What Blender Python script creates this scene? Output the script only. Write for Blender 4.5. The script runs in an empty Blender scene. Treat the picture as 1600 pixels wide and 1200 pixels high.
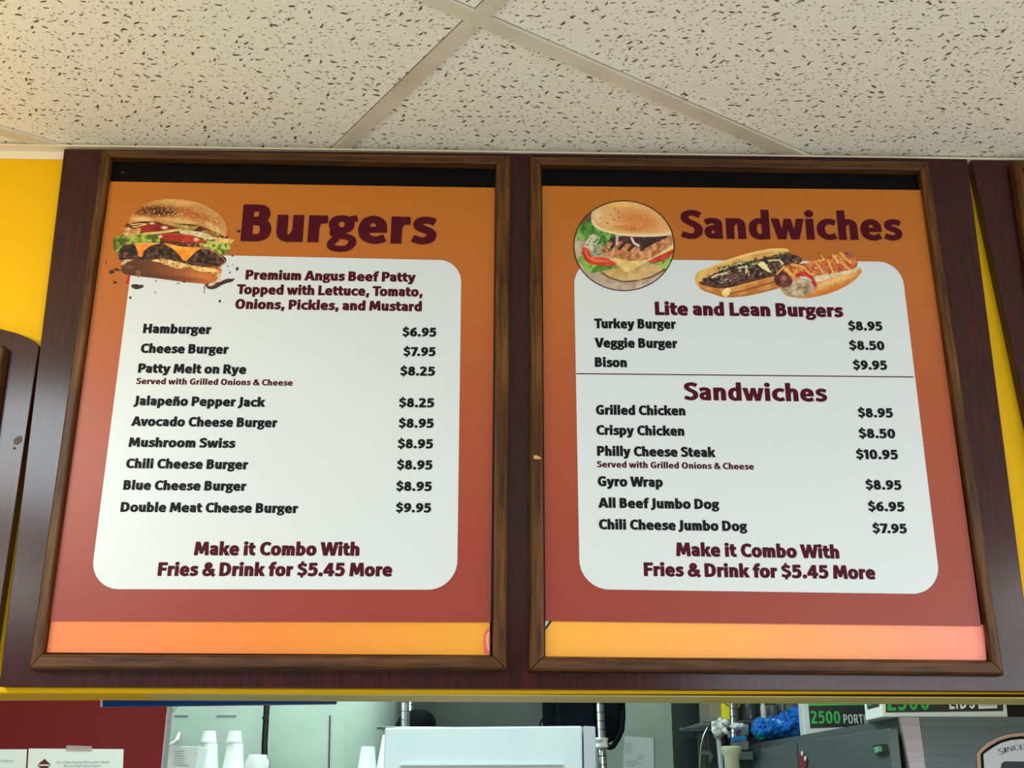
import bpy, bmesh, math, random
import numpy as np
from mathutils import Matrix, Vector
from mathutils.geometry import tessellate_polygon
random.seed(7); rng = np.random.default_rng(7)
C = bpy.context.scene.collection
SC = bpy.context.scene

# ------------------------------------------------------------------ camera
S = 0.61                                    # one menu board is 0.61 m wide
FPX = 1800.8
yaw, pit, rol = -0.0180, 0.3400, -0.0048
def rot(y, p, r):
    cy, sy, cp, sp, cr, sr = math.cos(y), math.sin(y), math.cos(p), math.sin(p), math.cos(r), math.sin(r)
    Rz = np.array([[cy, -sy, 0], [sy, cy, 0], [0, 0, 1]]); Rx = np.array([[1, 0, 0], [0, cp, -sp], [0, sp, cp]])
    Ry = np.array([[cr, 0, sr], [0, 1, 0], [-sr, 0, cr]])
    return Rz @ Rx @ Ry
RM = rot(yaw, pit, rol)
Z0 = 1.745                                  # height of the lower edge of the menu boards
CAM = np.array([0.9629 * S, -2.4847 * S, Z0 - 0.2383 * S])
cd = bpy.data.cameras.new('camera'); cam = bpy.data.objects.new('camera', cd); C.objects.link(cam)
cd.sensor_width = 36; cd.lens = 36 * FPX / 1600; cd.clip_start = 0.02
m = Matrix.Identity(4)
for i in range(3):
    m[i][0] = RM[i, 0]; m[i][1] = RM[i, 2]; m[i][2] = -RM[i, 1]; m[i][3] = CAM[i]
cam.matrix_world = m
SC.camera = cam

# ------------------------------------------------------------------ light
W = bpy.data.worlds.new('world'); SC.world = W; W.use_nodes = True
W.node_tree.nodes['Background'].inputs[0].default_value = (0.90, 0.96, 1.0, 1)
W.node_tree.nodes['Background'].inputs[1].default_value = 0.50
def area(name, loc, aim, sx, sy, power, col):
    l = bpy.data.lights.new(name, 'AREA'); l.shape = 'RECTANGLE'; l.size = sx; l.size_y = sy; l.energy = power; l.color = col
    o = bpy.data.objects.new(name, l); o.location = loc
    o.rotation_euler = (Vector(aim) - Vector(loc)).to_track_quat('-Z', 'Y').to_euler(); C.objects.link(o); return o
area('window_daylight', (3.2, -5.38, 1.65), (3.2, 0, 1.65), 2.7, 1.6, 40, (0.84, 0.92, 1.0))
area('fill_light_left', (-0.9, -5.38, 1.05), (-0.9, 0, 1.05), 2.6, 0.9, 26, (0.80, 0.92, 1.0))  # added fill for the posters, set low at the back left
area('ceiling_lamp_left', (-0.72, -1.65, 2.49), (-0.72, -1.65, 0), 0.6, 1.2, 19, (0.80, 0.94, 1.0))
area('fill_light_right', (3.3, -1.7, 2.49), (3.3, -1.7, 0), 0.6, 1.2, 46, (0.95, 0.97, 1.0))  # added fill to brighten the right side, kept out of the board reflections
area('fill_light_back', (-1.7, -3.9, 2.49), (-1.7, -3.9, 0), 0.6, 1.2, 16, (0.98, 0.99, 0.93))  # added fill for the posters, set where the boards do not mirror it
area('fill_light_back_right', (3.3, -3.9, 2.49), (3.3, -3.9, 0), 0.6, 1.2, 16, (0.98, 0.99, 0.93))  # second added fill at the back, also clear of the reflections
area('kitchen_lamp', (0.3, 0.62, 2.58), (0.3, 1.3, 0), 1.6, 0.4, 12, (0.80, 1.0, 0.98))
area('kitchen_lamp_back', (0.0, 1.95, 2.58), (0.0, 1.95, 0), 1.4, 0.4, 10, (0.82, 1.0, 0.97))
pl = bpy.data.lights.new('warm_bulb', 'POINT'); pl.energy = 4.8; pl.color = (1.0, 0.72, 0.30); pl.shadow_soft_size = 0.06
po = bpy.data.objects.new('warm_bulb', pl); po.location = (-0.50, -0.62, 2.16); C.objects.link(po)
vs = SC.view_settings; vs.view_transform = 'Standard'; vs.look = 'None'; vs.gamma = 1; vs.use_curve_mapping = False; vs.exposure = 0.98

# ------------------------------------------------------------------ helpers
def ray(px, py):
    return RM @ np.array([(px - 800) / FPX, 1.0, -(py - 600) / FPX])
def at(px, py, y=0.0):
    d = ray(px, py); t = (y - CAM[1]) / d[1]; return CAM + t * d
def atz(px, py, z):
    d = ray(px, py); t = (z - CAM[2]) / d[2]; return CAM + t * d
def lin(c):
    return tuple(((v / 255) / 12.92 if v / 255 <= 0.04045 else ((v / 255 + 0.055) / 1.055) ** 2.4) for v in c)
def rgba(c): return lin(c) + (1.0,)
MATS = {}
def mat(name, col=(200, 200, 200), rough=0.5, metal=0.0, spec=0.5, noise=None, bump=None, coat=0, aniso=0, alpha=None):
    """noise=(scale_xyz, colour2, lo, hi, detail)   bump=(scale_xyz, strength, distance)"""
    if name in MATS: return MATS[name]
    M = bpy.data.materials.new(name); M.use_nodes = True; nt = M.node_tree; b = nt.nodes['Principled BSDF']
    b.inputs['Base Color'].default_value = rgba(col); b.inputs['Roughness'].default_value = rough
    b.inputs['Metallic'].default_value = metal; b.inputs['Specular IOR Level'].default_value = spec
    if coat: b.inputs['Coat Weight'].default_value = coat; b.inputs['Coat Roughness'].default_value = 0.12
    if alpha is not None: b.inputs['Alpha'].default_value = alpha
    tc = nt.nodes.new('ShaderNodeTexCoord')
    def nz(sc, det):
        mp = nt.nodes.new('ShaderNodeMapping'); mp.inputs['Scale'].default_value = sc
        nt.links.new(tc.outputs['Object'], mp.inputs[0])
        n = nt.nodes.new('ShaderNodeTexNoise'); n.inputs['Scale'].default_value = 1; n.inputs['Detail'].default_value = det
        nt.links.new(mp.outputs[0], n.inputs['Vector']); return n
    if noise:
        n = nz(noise[0], noise[4] if len(noise) > 4 else 4)
        r = nt.nodes.new('ShaderNodeValToRGB'); r.color_ramp.elements[0].position = noise[2]; r.color_ramp.elements[1].position = noise[3]
        r.color_ramp.elements[0].color = rgba(col); r.color_ramp.elements[1].color = rgba(noise[1])
        nt.links.new(n.outputs[0], r.inputs[0]); nt.links.new(r.outputs[0], b.inputs['Base Color'])
    if bump:
        n = nz(bump[0], 3); bp = nt.nodes.new('ShaderNodeBump'); bp.inputs['Strength'].default_value = bump[1]; bp.inputs['Distance'].default_value = bump[2]
        nt.links.new(n.outputs[0], bp.inputs['Height']); nt.links.new(bp.outputs[0], b.inputs['Normal'])
    MATS[name] = M; return M
def tag(o, label=None, cat=None, group=None, kind=None):
    if label: o['label'] = label
    if cat: o['category'] = cat
    if group: o['group'] = group
    if kind: o['kind'] = kind
    return o
def empty(name, loc, label=None, cat=None, group=None, kind=None):
    o = bpy.data.objects.new(name, None); o.location = tuple(float(v) for v in loc); C.objects.link(o); o.empty_display_size = 0.05
    return tag(o, label, cat, group, kind)
def wloc(p):
    v = Vector((0, 0, 0))
    while p is not None: v = v + p.location; p = p.parent
    return v
def link(name, V, F, material, parent=None, smooth=False):
    """vertices are world coordinates; object origin = mean of them for top-level pieces"""
    V = np.asarray(V, float).reshape(-1, 3)
    ctr = V.mean(0)
    me = bpy.data.meshes.new(name); me.from_pydata((V - ctr).tolist(), [], [tuple(int(i) for i in f) for f in F])
    ms = material if isinstance(material, (list, tuple)) else [material]
    for k in ms: me.materials.append(k)
    if smooth: me.polygons.foreach_set('use_smooth', [True] * len(me.polygons))
    me.validate(); o = bpy.data.objects.new(name, me); C.objects.link(o)
    o.location = ctr
    if parent is not None:
        o.parent = parent; o.location = Vector(ctr.tolist()) - wloc(parent)
    return o
def fixn(o):
    bm = bmesh.new(); bm.from_mesh(o.data); bmesh.ops.recalc_face_normals(bm, faces=bm.faces); bm.to_mesh(o.data); bm.free(); return o
def bevel(o, w, seg=2):
    b = o.modifiers.new('bevel', 'BEVEL'); b.width = w; b.segments = seg; b.limit_method = 'ANGLE'; return o
def prism(name, P, off, material, parent=None, bev=0):
    """polygon P (world points) extruded by the vector off"""
    P = [np.array(p, float) for p in P]; n = len(P); off = np.array(off, float)
    V = P + [p + off for p in P]
    F = [tuple(range(n)), tuple(range(2 * n - 1, n - 1, -1))] + [(i, i + n, (i + 1) % n + n, (i + 1) % n) for i in range(n)]
    o = fixn(link(name, V, F, material, parent))
    if bev: bevel(o, bev)
    return o
def slab(name, pts, y, th, material, parent=None, bev=0):
    return prism(name, [at(a, b, y) for a, b in pts], (0, th, 0), material, parent, bev)
def box(name, lo, hi, material, parent=None, bev=0):
    x0, y0, z0 = lo; x1, y1, z1 = hi
    return prism(name, [(x0, y0, z0), (x1, y0, z0), (x1, y0, z1), (x0, y0, z1)], (0, y1 - y0, 0), material, parent, bev)
def tube_geo(P, r, n=10, V=None, F=None):
    V = [] if V is None else V; F = [] if F is None else F
    P = [Vector([float(c) for c in p]) for p in P]; rs = r if isinstance(r, (list, tuple)) else [r] * len(P)
    base = len(V); up = None
    for i, p in enumerate(P):
        t = (P[min(i + 1, len(P) - 1)] - P[max(i - 1, 0)]).normalized()
        if up is None: up = t.orthogonal().normalized()
        up = (up - t * up.dot(t)).normalized(); s = t.cross(up)
        for k in range(n):
            a = 2 * math.pi * k / n; V.append(p + (up * math.cos(a) + s * math.sin(a)) * rs[i])
    for i in range(len(P) - 1):
        for k in range(n):
            F.append((base + i * n + k, base + i * n + (k + 1) % n, base + (i + 1) * n + (k + 1) % n, base + (i + 1) * n + k))
    F.append(tuple(base + k for k in range(n))); F.append(tuple(base + (len(P) - 1) * n + n - 1 - k for k in range(n)))
    return V, F
def tube(name, P, r, material, parent=None, n=10):
    V, F = tube_geo(P, r, n); return fixn(link(name, [tuple(v) for v in V], F, material, parent, True))
def lathe(name, ctr, prof, material, parent=None, n=28):
    """prof: list of (radius, z) from bottom up"""
    V = []; F = []
    for r, z in prof:
        for k in range(n):
            a = 2 * math.pi * k / n; V.append((ctr[0] + r * math.cos(a), ctr[1] + r * math.sin(a), z))
    for i in range(len(prof) - 1):
        for k in range(n): F.append((i * n + k, i * n + (k + 1) % n, (i + 1) * n + (k + 1) % n, (i + 1) * n + k))
    F.append(tuple(range(n))); F.append(tuple(range((len(prof) - 1) * n, len(prof) * n)))
    o = fixn(link(name, V, F, material, parent, True)); e = o.modifiers.new('edges', 'EDGE_SPLIT'); e.split_angle = math.radians(40); return o

# ------------------------------------------------------------------ lettering: a heavy humanist sans drawn from strokes
def _st(P, V=160, H=116, closed=False, n=5, w=None):
    """stroke along a smooth path; stems V wide, horizontals H thick; flat ends"""
    P = np.array(P, float); N = len(P); pts = []
    rngi = range(N if closed else N - 1)
    for i in rngi:
        b, c = P[i], P[(i + 1) % N]
        a = P[i - 1] if (closed or i > 0) else 2 * b - c
        d = P[(i + 2) % N] if (closed or i < N - 2) else 2 * c - b
        for t in np.linspace(0, 1, n, endpoint=False): pts.append(.5 * (2 * b + (c - a) * t + (2 * a - 5 * b + 4 * c - d) * t * t + (-a + 3 * b - 3 * c + d) * t ** 3))
    if not closed: pts.append(P[-1])
    pts = np.array(pts)
    if closed: T = np.roll(pts, -1, 0) - np.roll(pts, 1, 0)
    else: T = np.gradient(pts, axis=0)
    T /= np.linalg.norm(T, axis=1)[:, None]; Nn = np.stack([-T[:, 1], T[:, 0]], 1); hw = .5 * np.hypot(V * Nn[:, 0], H * Nn[:, 1])[:, None]
    L, R = pts + Nn * hw, pts - Nn * hw
    if closed: return [L, R[::-1]]
    return [np.concatenate([L, R[::-1]])]
def _el(cx, cy, rx, ry, n=26, e=2.25):
    t = np.linspace(0, 2 * math.pi, n, endpoint=False); c, s = np.cos(t), np.sin(t)
    return np.stack([cx + rx * np.sign(c) * np.abs(c) ** (2 / e), cy + ry * np.sign(s) * np.abs(s) ** (2 / e)], 1)
def _ring(cx, cy, rx, ry, V=160, H=116, e=2.25): return [_el(cx, cy, rx + V / 2, ry + H / 2, 40, e), _el(cx, cy, rx - V / 2, ry - H / 2, 40, 2.1)[::-1]]
def _r(x0, y0, x1, y1): return [np.array([(x0, y0), (x1, y0), (x1, y1), (x0, y1)], float)]
def _p(*a): return [np.array(x, float) for x in a]
_S = [(472, 588), (360, 642), (235, 645), (140, 590), (135, 490), (225, 410), (345, 350), (430, 270), (430, 150), (350, 68), (220, 52), (60, 105)]
_six = [_ring(297, 222, 160, 165), _st([(480, 630), (350, 610), (215, 520), (140, 380), (130, 222)])]
def _flip(shape, w=594, h=690): return [[np.array([(w - x, h - y) for x, y in lp]) for lp in s] for s in shape]
_arch = [(130, 285), (175, 390), (262, 448), (350, 430), (395, 350), (397, 200), (397, 0)]
_bowlR = [(130, 375), (205, 440), (300, 452), (395, 385), (428, 250), (395, 115), (300, 50), (205, 58), (130, 125)]
FONT = {
 'n': ([_r(50, 0, 210, 505), _st(_arch)], 527), 'h': ([_r(50, 0, 210, 730), _st(_arch)], 527),
 'm': ([_r(50, 0, 205, 505), _st([(128, 285), (170, 390), (248, 448), (328, 430), (366, 350), (368, 200), (368, 0)], 152), _st([(366, 285), (410, 390), (490, 448), (568, 430), (606, 350), (608, 200), (608, 0)], 152)], 734),
 'u': ([_r(317, 0, 477, 505), _st([(130, 505), (130, 300), (133, 155), (180, 75), (265, 57), (350, 115), (397, 220)])], 527),
 'r': ([_r(50, 0, 210, 505), _st([(130, 250), (165, 370), (240, 432), (350, 440)], 150, 130)], 362),
 'i': ([_r(50, 0, 210, 505), [_el(130, 650, 92, 82, e=2)]], 260), 'l': ([_r(50, 0, 210, 730)], 260), 'I': ([_r(60, 0, 225, 700)], 285),
 'o': ([_ring(277, 252, 168, 203)], 554), 'c': ([_st([(440, 420), (350, 450), (245, 445), (145, 370), (112, 252), (145, 130), (245, 58), (350, 54), (440, 86)])], 462),
 'e': ([_st([(418, 262), (405, 365), (350, 430), (265, 455), (160, 400), (113, 252), (155, 110), (270, 50), (370, 52), (465, 90)]), _r(120, 205, 497, 295)], 532),
 'a': ([_st([(62, 410), (160, 448), (260, 450), (340, 405), (352, 300), (352, 0)]), _st([(370, 275), (240, 272), (140, 240), (112, 150), (165, 65), (260, 62), (350, 130)], 140, 100)], 484),
 'g': ([_ring(236, 345, 135, 118, 140, 96), _st([(305, 418), (370, 438), (485, 470)], 100, 100), _st([(150, 262), (108, 215), (118, 150), (210, 118), (330, 104), (415, 60), (425, -30), (350, -112), (225, -134), (100, -108), (72, -40), (110, 25), (175, 70)], 110, 88)], 488),
 's': ([_st([(400, 418), (310, 452), (205, 452), (128, 405), (135, 325), (220, 275), (310, 235), (355, 175), (330, 90), (235, 50), (145, 54), (48, 92)], 140, 112)], 430),
 't': ([_st([(152, 650), (150, 450), (150, 200), (185, 90), (260, 58), (345, 70)]), _r(20, 392, 335, 505)], 358),
 'f': ([_st([(370, 678), (285, 684), (200, 640), (168, 540), (168, 400), (168, 0)]), _r(20, 392, 330, 505)], 345),
 'b': ([_r(50, 0, 210, 730), _st(_bowlR)], 545), 'p': ([_r(50, -190, 210, 505), _st(_bowlR)], 545),
 'd': ([_r(335, 0, 495, 730), _st([(545 - x, y) for x, y in _bowlR])], 545),
 'k': ([_r(50, 0, 210, 730), _p([(200, 240), (350, 505), (535, 505), (345, 235)]), _p([(215, 300), (360, 0), (550, 0), (365, 310), (290, 330)])], 540),
 'v': ([_p([(5, 505), (175, 505), (252, 165), (330, 505), (494, 505), (340, 0), (158, 0)])], 499),
 'w': ([_p([(5, 505), (168, 505), (228, 175), (308, 505), (442, 505), (522, 175), (582, 505), (740, 505), (612, 0), (440, 0), (374, 290), (308, 0), (138, 0)])], 745),
 'y': ([_p([(5, 505), (178, 505), (265, 175), (340, 505), (504, 505), (350, 10), (322, -50), (160, -20), (168, 10)]), _st([(262, 10), (215, -95), (140, -132), (45, -122)], 170, 112)], 509),
 'A': ([_p([(0, 0), (232, 700), (432, 700), (665, 0), (484, 0), (445, 138), (214, 138), (176, 0)], [(247, 258), (412, 258), (330, 540)])], 665),
 'B': ([_r(60, 0, 225, 700), _st([(140, 642), (300, 642), (385, 620), (420, 535), (390, 440), (300, 400), (140, 398)], 165, 116), _st([(140, 372), (320, 370), (420, 330), (455, 215), (415, 100), (310, 58), (140, 58)], 165, 116)], 592),
 'C': ([_st([(560, 585), (450, 638), (340, 640), (200, 560), (138, 350), (200, 140), (340, 60), (450, 58), (560, 108)], 165, 118)], 590),
 'D': ([_r(60, 0, 225, 700), _st([(140, 641), (280, 641), (430, 600), (515, 490), (532, 350), (515, 210), (430, 100), (280, 59), (140, 59)], 168, 118)], 672),
 'F': ([_r(60, 0, 225, 700), _r(60, 582, 502, 700), _r(60, 290, 460, 408)], 515), 'L': ([_r(60, 0, 225, 700), _r(60, 0, 480, 122)], 486), 'T': ([_r(12, 578, 552, 700), _r(199, 0, 365, 700)], 564),
 'E': ([_r(60, 0, 225, 700), _r(60, 582, 500, 700), _r(60, 295, 460, 410), _r(60, 0, 510, 118)], 540), 'N': ([_r(60, 0, 215, 700), _r(465, 0, 620, 700), _p([(60, 700), (230, 700), (620, 0), (450, 0)])], 680),
 'G': ([_st([(575, 590), (460, 640), (345, 640), (200, 560), (138, 350), (200, 140), (345, 58), (450, 55), (545, 75)], 165, 118), _r(452, 52, 612, 372), _r(380, 262, 612, 372)], 668),
 'H': ([_r(60, 0, 225, 700), _r(455, 0, 620, 700), _r(60, 290, 620, 410)], 680), 'J': ([_st([(195, 700), (195, 300), (192, 130), (160, 20), (90, -50), (-10, -78)], 165, 118)], 335),
 'M': ([_p([(38, 0), (85, 700), (275, 700), (400, 330), (525, 700), (715, 700), (762, 0), (602, 0), (580, 430), (460, 90), (340, 90), (220, 430), (198, 0)])], 800),
 'O': ([_ring(355, 350, 222, 300, 168, 118)], 710),
 'P': ([_r(60, 0, 225, 700), _st([(140, 641), (310, 641), (420, 605), (462, 475), (420, 345), (310, 300), (140, 300)], 165, 116)], 575),
 'R': ([_r(60, 0, 225, 700), _st([(140, 641), (310, 641), (415, 608), (452, 490), (410, 370), (310, 330), (140, 330)], 165, 116), _p([(255, 340), (430, 345), (615, 0), (415, 0)])], 620),
 'S': ([_st(_S, 160, 118)], 532), 'V': ([_p([(5, 700), (188, 700), (325, 190), (462, 700), (638, 700), (418, 0), (225, 0)])], 643),
 'W': ([_p([(5, 700), (180, 700), (268, 220), (375, 700), (538, 700), (650, 220), (735, 700), (905, 700), (745, 0), (560, 0), (457, 430), (350, 0), (165, 0)])], 910),
 '&': ([_st([(640, -5), (450, 215), (265, 410), (205, 530), (255, 632), (345, 648), (425, 580), (400, 470), (260, 365), (140, 270), (115, 160), (180, 65), (310, 48), (450, 110), (540, 220), (580, 350)], 150, 112)], 665),
 '$': ([_st([(x * .98 + 10, y * .9 + 35) for x, y in _S], 155, 112), _r(232, -75, 318, 60), _r(232, 640, 318, 775)], 548),
 '0': ([_ring(290, 345, 168, 292, 160, 112)], 580), '1': ([_r(165, 0, 330, 690), _p([(170, 690), (35, 600), (75, 490), (170, 545)])], 400),
 '2': ([_st([(62, 570), (180, 632), (310, 632), (400, 560), (390, 440), (290, 300), (130, 80)], 165, 118), _r(55, 0, 515, 120)], 562),
 '4': ([_p([(18, 145), (18, 262), (285, 690), (462, 690), (462, 268), (548, 268), (548, 145), (462, 145), (462, 0), (300, 0), (300, 145)], [(168, 268), (300, 268), (300, 492)])], 572),
 '5': ([_r(105, 572, 480, 690), _p([(105, 690), (235, 690), (220, 330), (88, 330)]), _st([(120, 395), (240, 425), (350, 405), (430, 320), (420, 160), (330, 68), (200, 55), (55, 92)])], 560),
 '6': (_six, 580), '9': (_flip(_six), 580), '8': ([_ring(290, 510, 128, 122, 152, 112), _ring(290, 205, 160, 150, 158, 112)], 580),
 '7': ([_r(35, 570, 522, 690), _p([(345, 600), (522, 600), (522, 570), (290, 0), (105, 0)])], 532),
 '.': ([[_el(135, 82, 92, 86, e=2.3)]], 270), ',': ([_p([(78, 155), (250, 155), (175, -125), (58, -125)])], 275)}
FONT['ñ'] = (FONT['n'][0] + [_st([(105, 590), (170, 650), (255, 632), (340, 608), (405, 672)], 100, 92)], 527)
GLYPH = {}
def sdf(loops, X, Y):
    D = np.full(X.shape, 1e9); ins = np.zeros(X.shape, int)
    for lp in loops:
        for i in range(len(lp)):
            p, q = lp[i - 1], lp[i]; v = q - p; L2 = v @ v
            if L2 < 1e-9: continue
            t = np.clip(((X - p[0]) * v[0] + (Y - p[1]) * v[1]) / L2, 0, 1); D = np.minimum(D, np.hypot(X - p[0] - t * v[0], Y - p[1] - t * v[1]))
            if p[1] != q[1]:
                c = (Y >= min(p[1], q[1])) & (Y < max(p[1], q[1])); ins += np.where(c & (X < p[0] + (Y - p[1]) * v[0] / v[1]), 1 if q[1] > p[1] else -1, 0)
    return np.where(ins != 0, -D, D)
def raw_glyph(ch):
    cu = bpy.data.curves.new('g', 'FONT'); cu.body = ch; cu.resolution_u = 4
    o = bpy.data.objects.new('g', cu); C.objects.link(o)
    dg = bpy.context.evaluated_depsgraph_get(); dg.update()
    me = o.evaluated_get(dg).to_mesh(); V = np.array([tuple(x.co)[:2] for x in me.vertices]).reshape(-1, 2); F = [tuple(p.vertices) for p in me.polygons]
    bpy.data.objects.remove(o); bpy.data.curves.remove(cu); return V, F
def contour(Fd, gx, gy, h, tol):
    nxt = {}
    def ep(i, j, e): return {0: (i, j, 0), 1: (i, j + 1, 1), 2: (i + 1, j, 0), 3: (i, j, 1)}[e]
    table = {1: [(3, 0)], 2: [(0, 1)], 3: [(3, 1)], 4: [(1, 2)], 5: [(3, 0), (1, 2)], 6: [(0, 2)], 7: [(3, 2)], 8: [(2, 3)], 9: [(2, 0)], 10: [(0, 1), (2, 3)], 11: [(2, 1)], 12: [(1, 3)], 13: [(1, 0)], 14: [(0, 3)]}
    Bn = Fd < 0; code = Bn[:-1, :-1] * 1 + Bn[:-1, 1:] * 2 + Bn[1:, 1:] * 4 + Bn[1:, :-1] * 8
    for i, j in zip(*np.nonzero((code > 0) & (code < 15))):
        for s, t in table[int(code[i, j])]: nxt[ep(i, j, s)] = ep(i, j, t)
    def pos(kk):
        i, j, o = kk; f0 = Fd[i, j]; f1 = Fd[i, j + 1] if o == 0 else Fd[i + 1, j]; t = f0 / (f0 - f1)
        return (gx[j] + (t * h if o == 0 else 0), gy[i] + (t * h if o == 1 else 0))
    loops = []
    while nxt:
        s = next(iter(nxt)); lp = []; kk = s
        while kk in nxt: lp.append(pos(kk)); kk = nxt.pop(kk)
        P = [np.array(p) for p in lp]; out = [P[0]]; i = 0; n = len(P)
        while i < n - 1:
            j = i + 2
            while j < min(n, i + 40):
                v = P[j] - P[i]; L = math.hypot(*v) or 1
                if max(abs(v[0] * (P[q][1] - P[i][1]) - v[1] * (P[q][0] - P[i][0])) / L for q in range(i + 1, j)) > tol: break
                j += 1
            i = j - 1; out.append(P[i])
        if len(out) > 3: loops.append(out)
    return loops
def glyph(ch, style):
    key = (ch, style)
    if key in GLYPH: return GLYPH[key]
    if ch == ' ': GLYPH[key] = (np.zeros((0, 2)), [], 205 if style != 'thin' else 300); return GLYPH[key]
    if style == 'thin' or ch not in FONT:
        V, F = raw_glyph(ch); V = V * 1000 / .974; a = V[:, 0].max() + 60; GLYPH[key] = (V, F, a); return GLYPH[key]
    shp, adv = FONT[ch]; allp = np.concatenate([lp for s in shp for lp in s]); h = 10.0
    gx = np.arange(allp[:, 0].min() - 40, allp[:, 0].max() + 41, h); gy = np.arange(allp[:, 1].min() - 40, allp[:, 1].max() + 41, h)
    X, Y = np.meshgrid(gx, gy); Fd = np.full(X.shape, 1e9)
    for s in shp: Fd = np.minimum(Fd, sdf(s, X, Y))
    Fd = Fd - style; Fd[0, :] = Fd[-1, :] = 1; Fd[:, 0] = Fd[:, -1] = 1
    loops = contour(Fd, gx, gy, h, 1.6)
    def sa(lp): return sum(lp[i - 1][0] * lp[i][1] - lp[i][0] * lp[i - 1][1] for i in range(len(lp)))
    big = max(loops, key=lambda l: abs(sa(l))); sg = 1 if sa(big) > 0 else -1
    outs = [l for l in loops if sa(l) * sg > 0]; holes = [l for l in loops if sa(l) * sg < 0]
    VV = []; tri = []
    for ol in outs:
        xs = [p[0] for p in ol]; ys = [p[1] for p in ol]
        grp = [ol] + [hl for hl in holes if min(xs) < hl[0][0] < max(xs) and min(ys) < hl[0][1] < max(ys)]
        n0 = len(VV); tri += [tuple(i + n0 for i in t) for t in tessellate_polygon([[Vector((p[0], p[1], 0)) for p in lp] for lp in grp])]
        VV += [(p[0], p[1]) for lp in grp for p in lp]
    VV = np.array(VV)
    GLYPH[key] = (VV, [tuple(t) for t in tri], adv + 8); return GLYPH[key]
KERN = {('T', 'o'): -90, ('T', 'u'): -70, ('P', 'a'): -25, ('W', 'r'): -35, ('W', 'i'): -15, ('V', 'e'): -45, ('A', 'v'): -35, ('A', 'l'): 0, ('v', 'o'): -15, ('R', 'y'): -15, ('k', 'e'): -10, ('$', '1'): -20, ('7', '.'): -60, ('r', 'g'): -8}
def text_mesh(s, style):
    V = []; F = []; x = 0; n = 0
    for i, ch in enumerate(s):
        v, f, a = glyph(ch, style)
        if len(v): V.append(v + (x, 0)); F += [tuple(q + n for q in p) for p in f]; n += len(v)
        x += a + (KERN.get((ch, s[i + 1]), 0) if i + 1 < len(s) else 0)
    V = np.concatenate(V); V[:, 0] -= V[:, 0].min(); V[:, 0] /= V[:, 0].max(); V[:, 1] /= 700.0
    return V, F
HEAVY = 26; BOLD = 12; BLACK = 13; THIN = 'thin'
def lettering(name, s, p0, p1, cap, y, material, parent, style=HEAVY, label=None):
    """baseline from pixel p0 to p1 on the plane y, capitals 'cap' pixels high"""
    V, F = text_mesh(s, style); A = at(*p0, y); B = at(*p1, y)
    mx, my = (p0[0] + p1[0]) / 2, (p0[1] + p1[1]) / 2
    hgt = at(mx, my - cap, y)[2] - at(mx, my, y)[2]
    P = A + np.outer(V[:, 0], B - A) + np.outer(V[:, 1] * hgt, np.array((0, 0, 1.0)))
    o = fix_front(link(name, P, F, material, parent))
    if label: o['label'] = label
    return o

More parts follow.
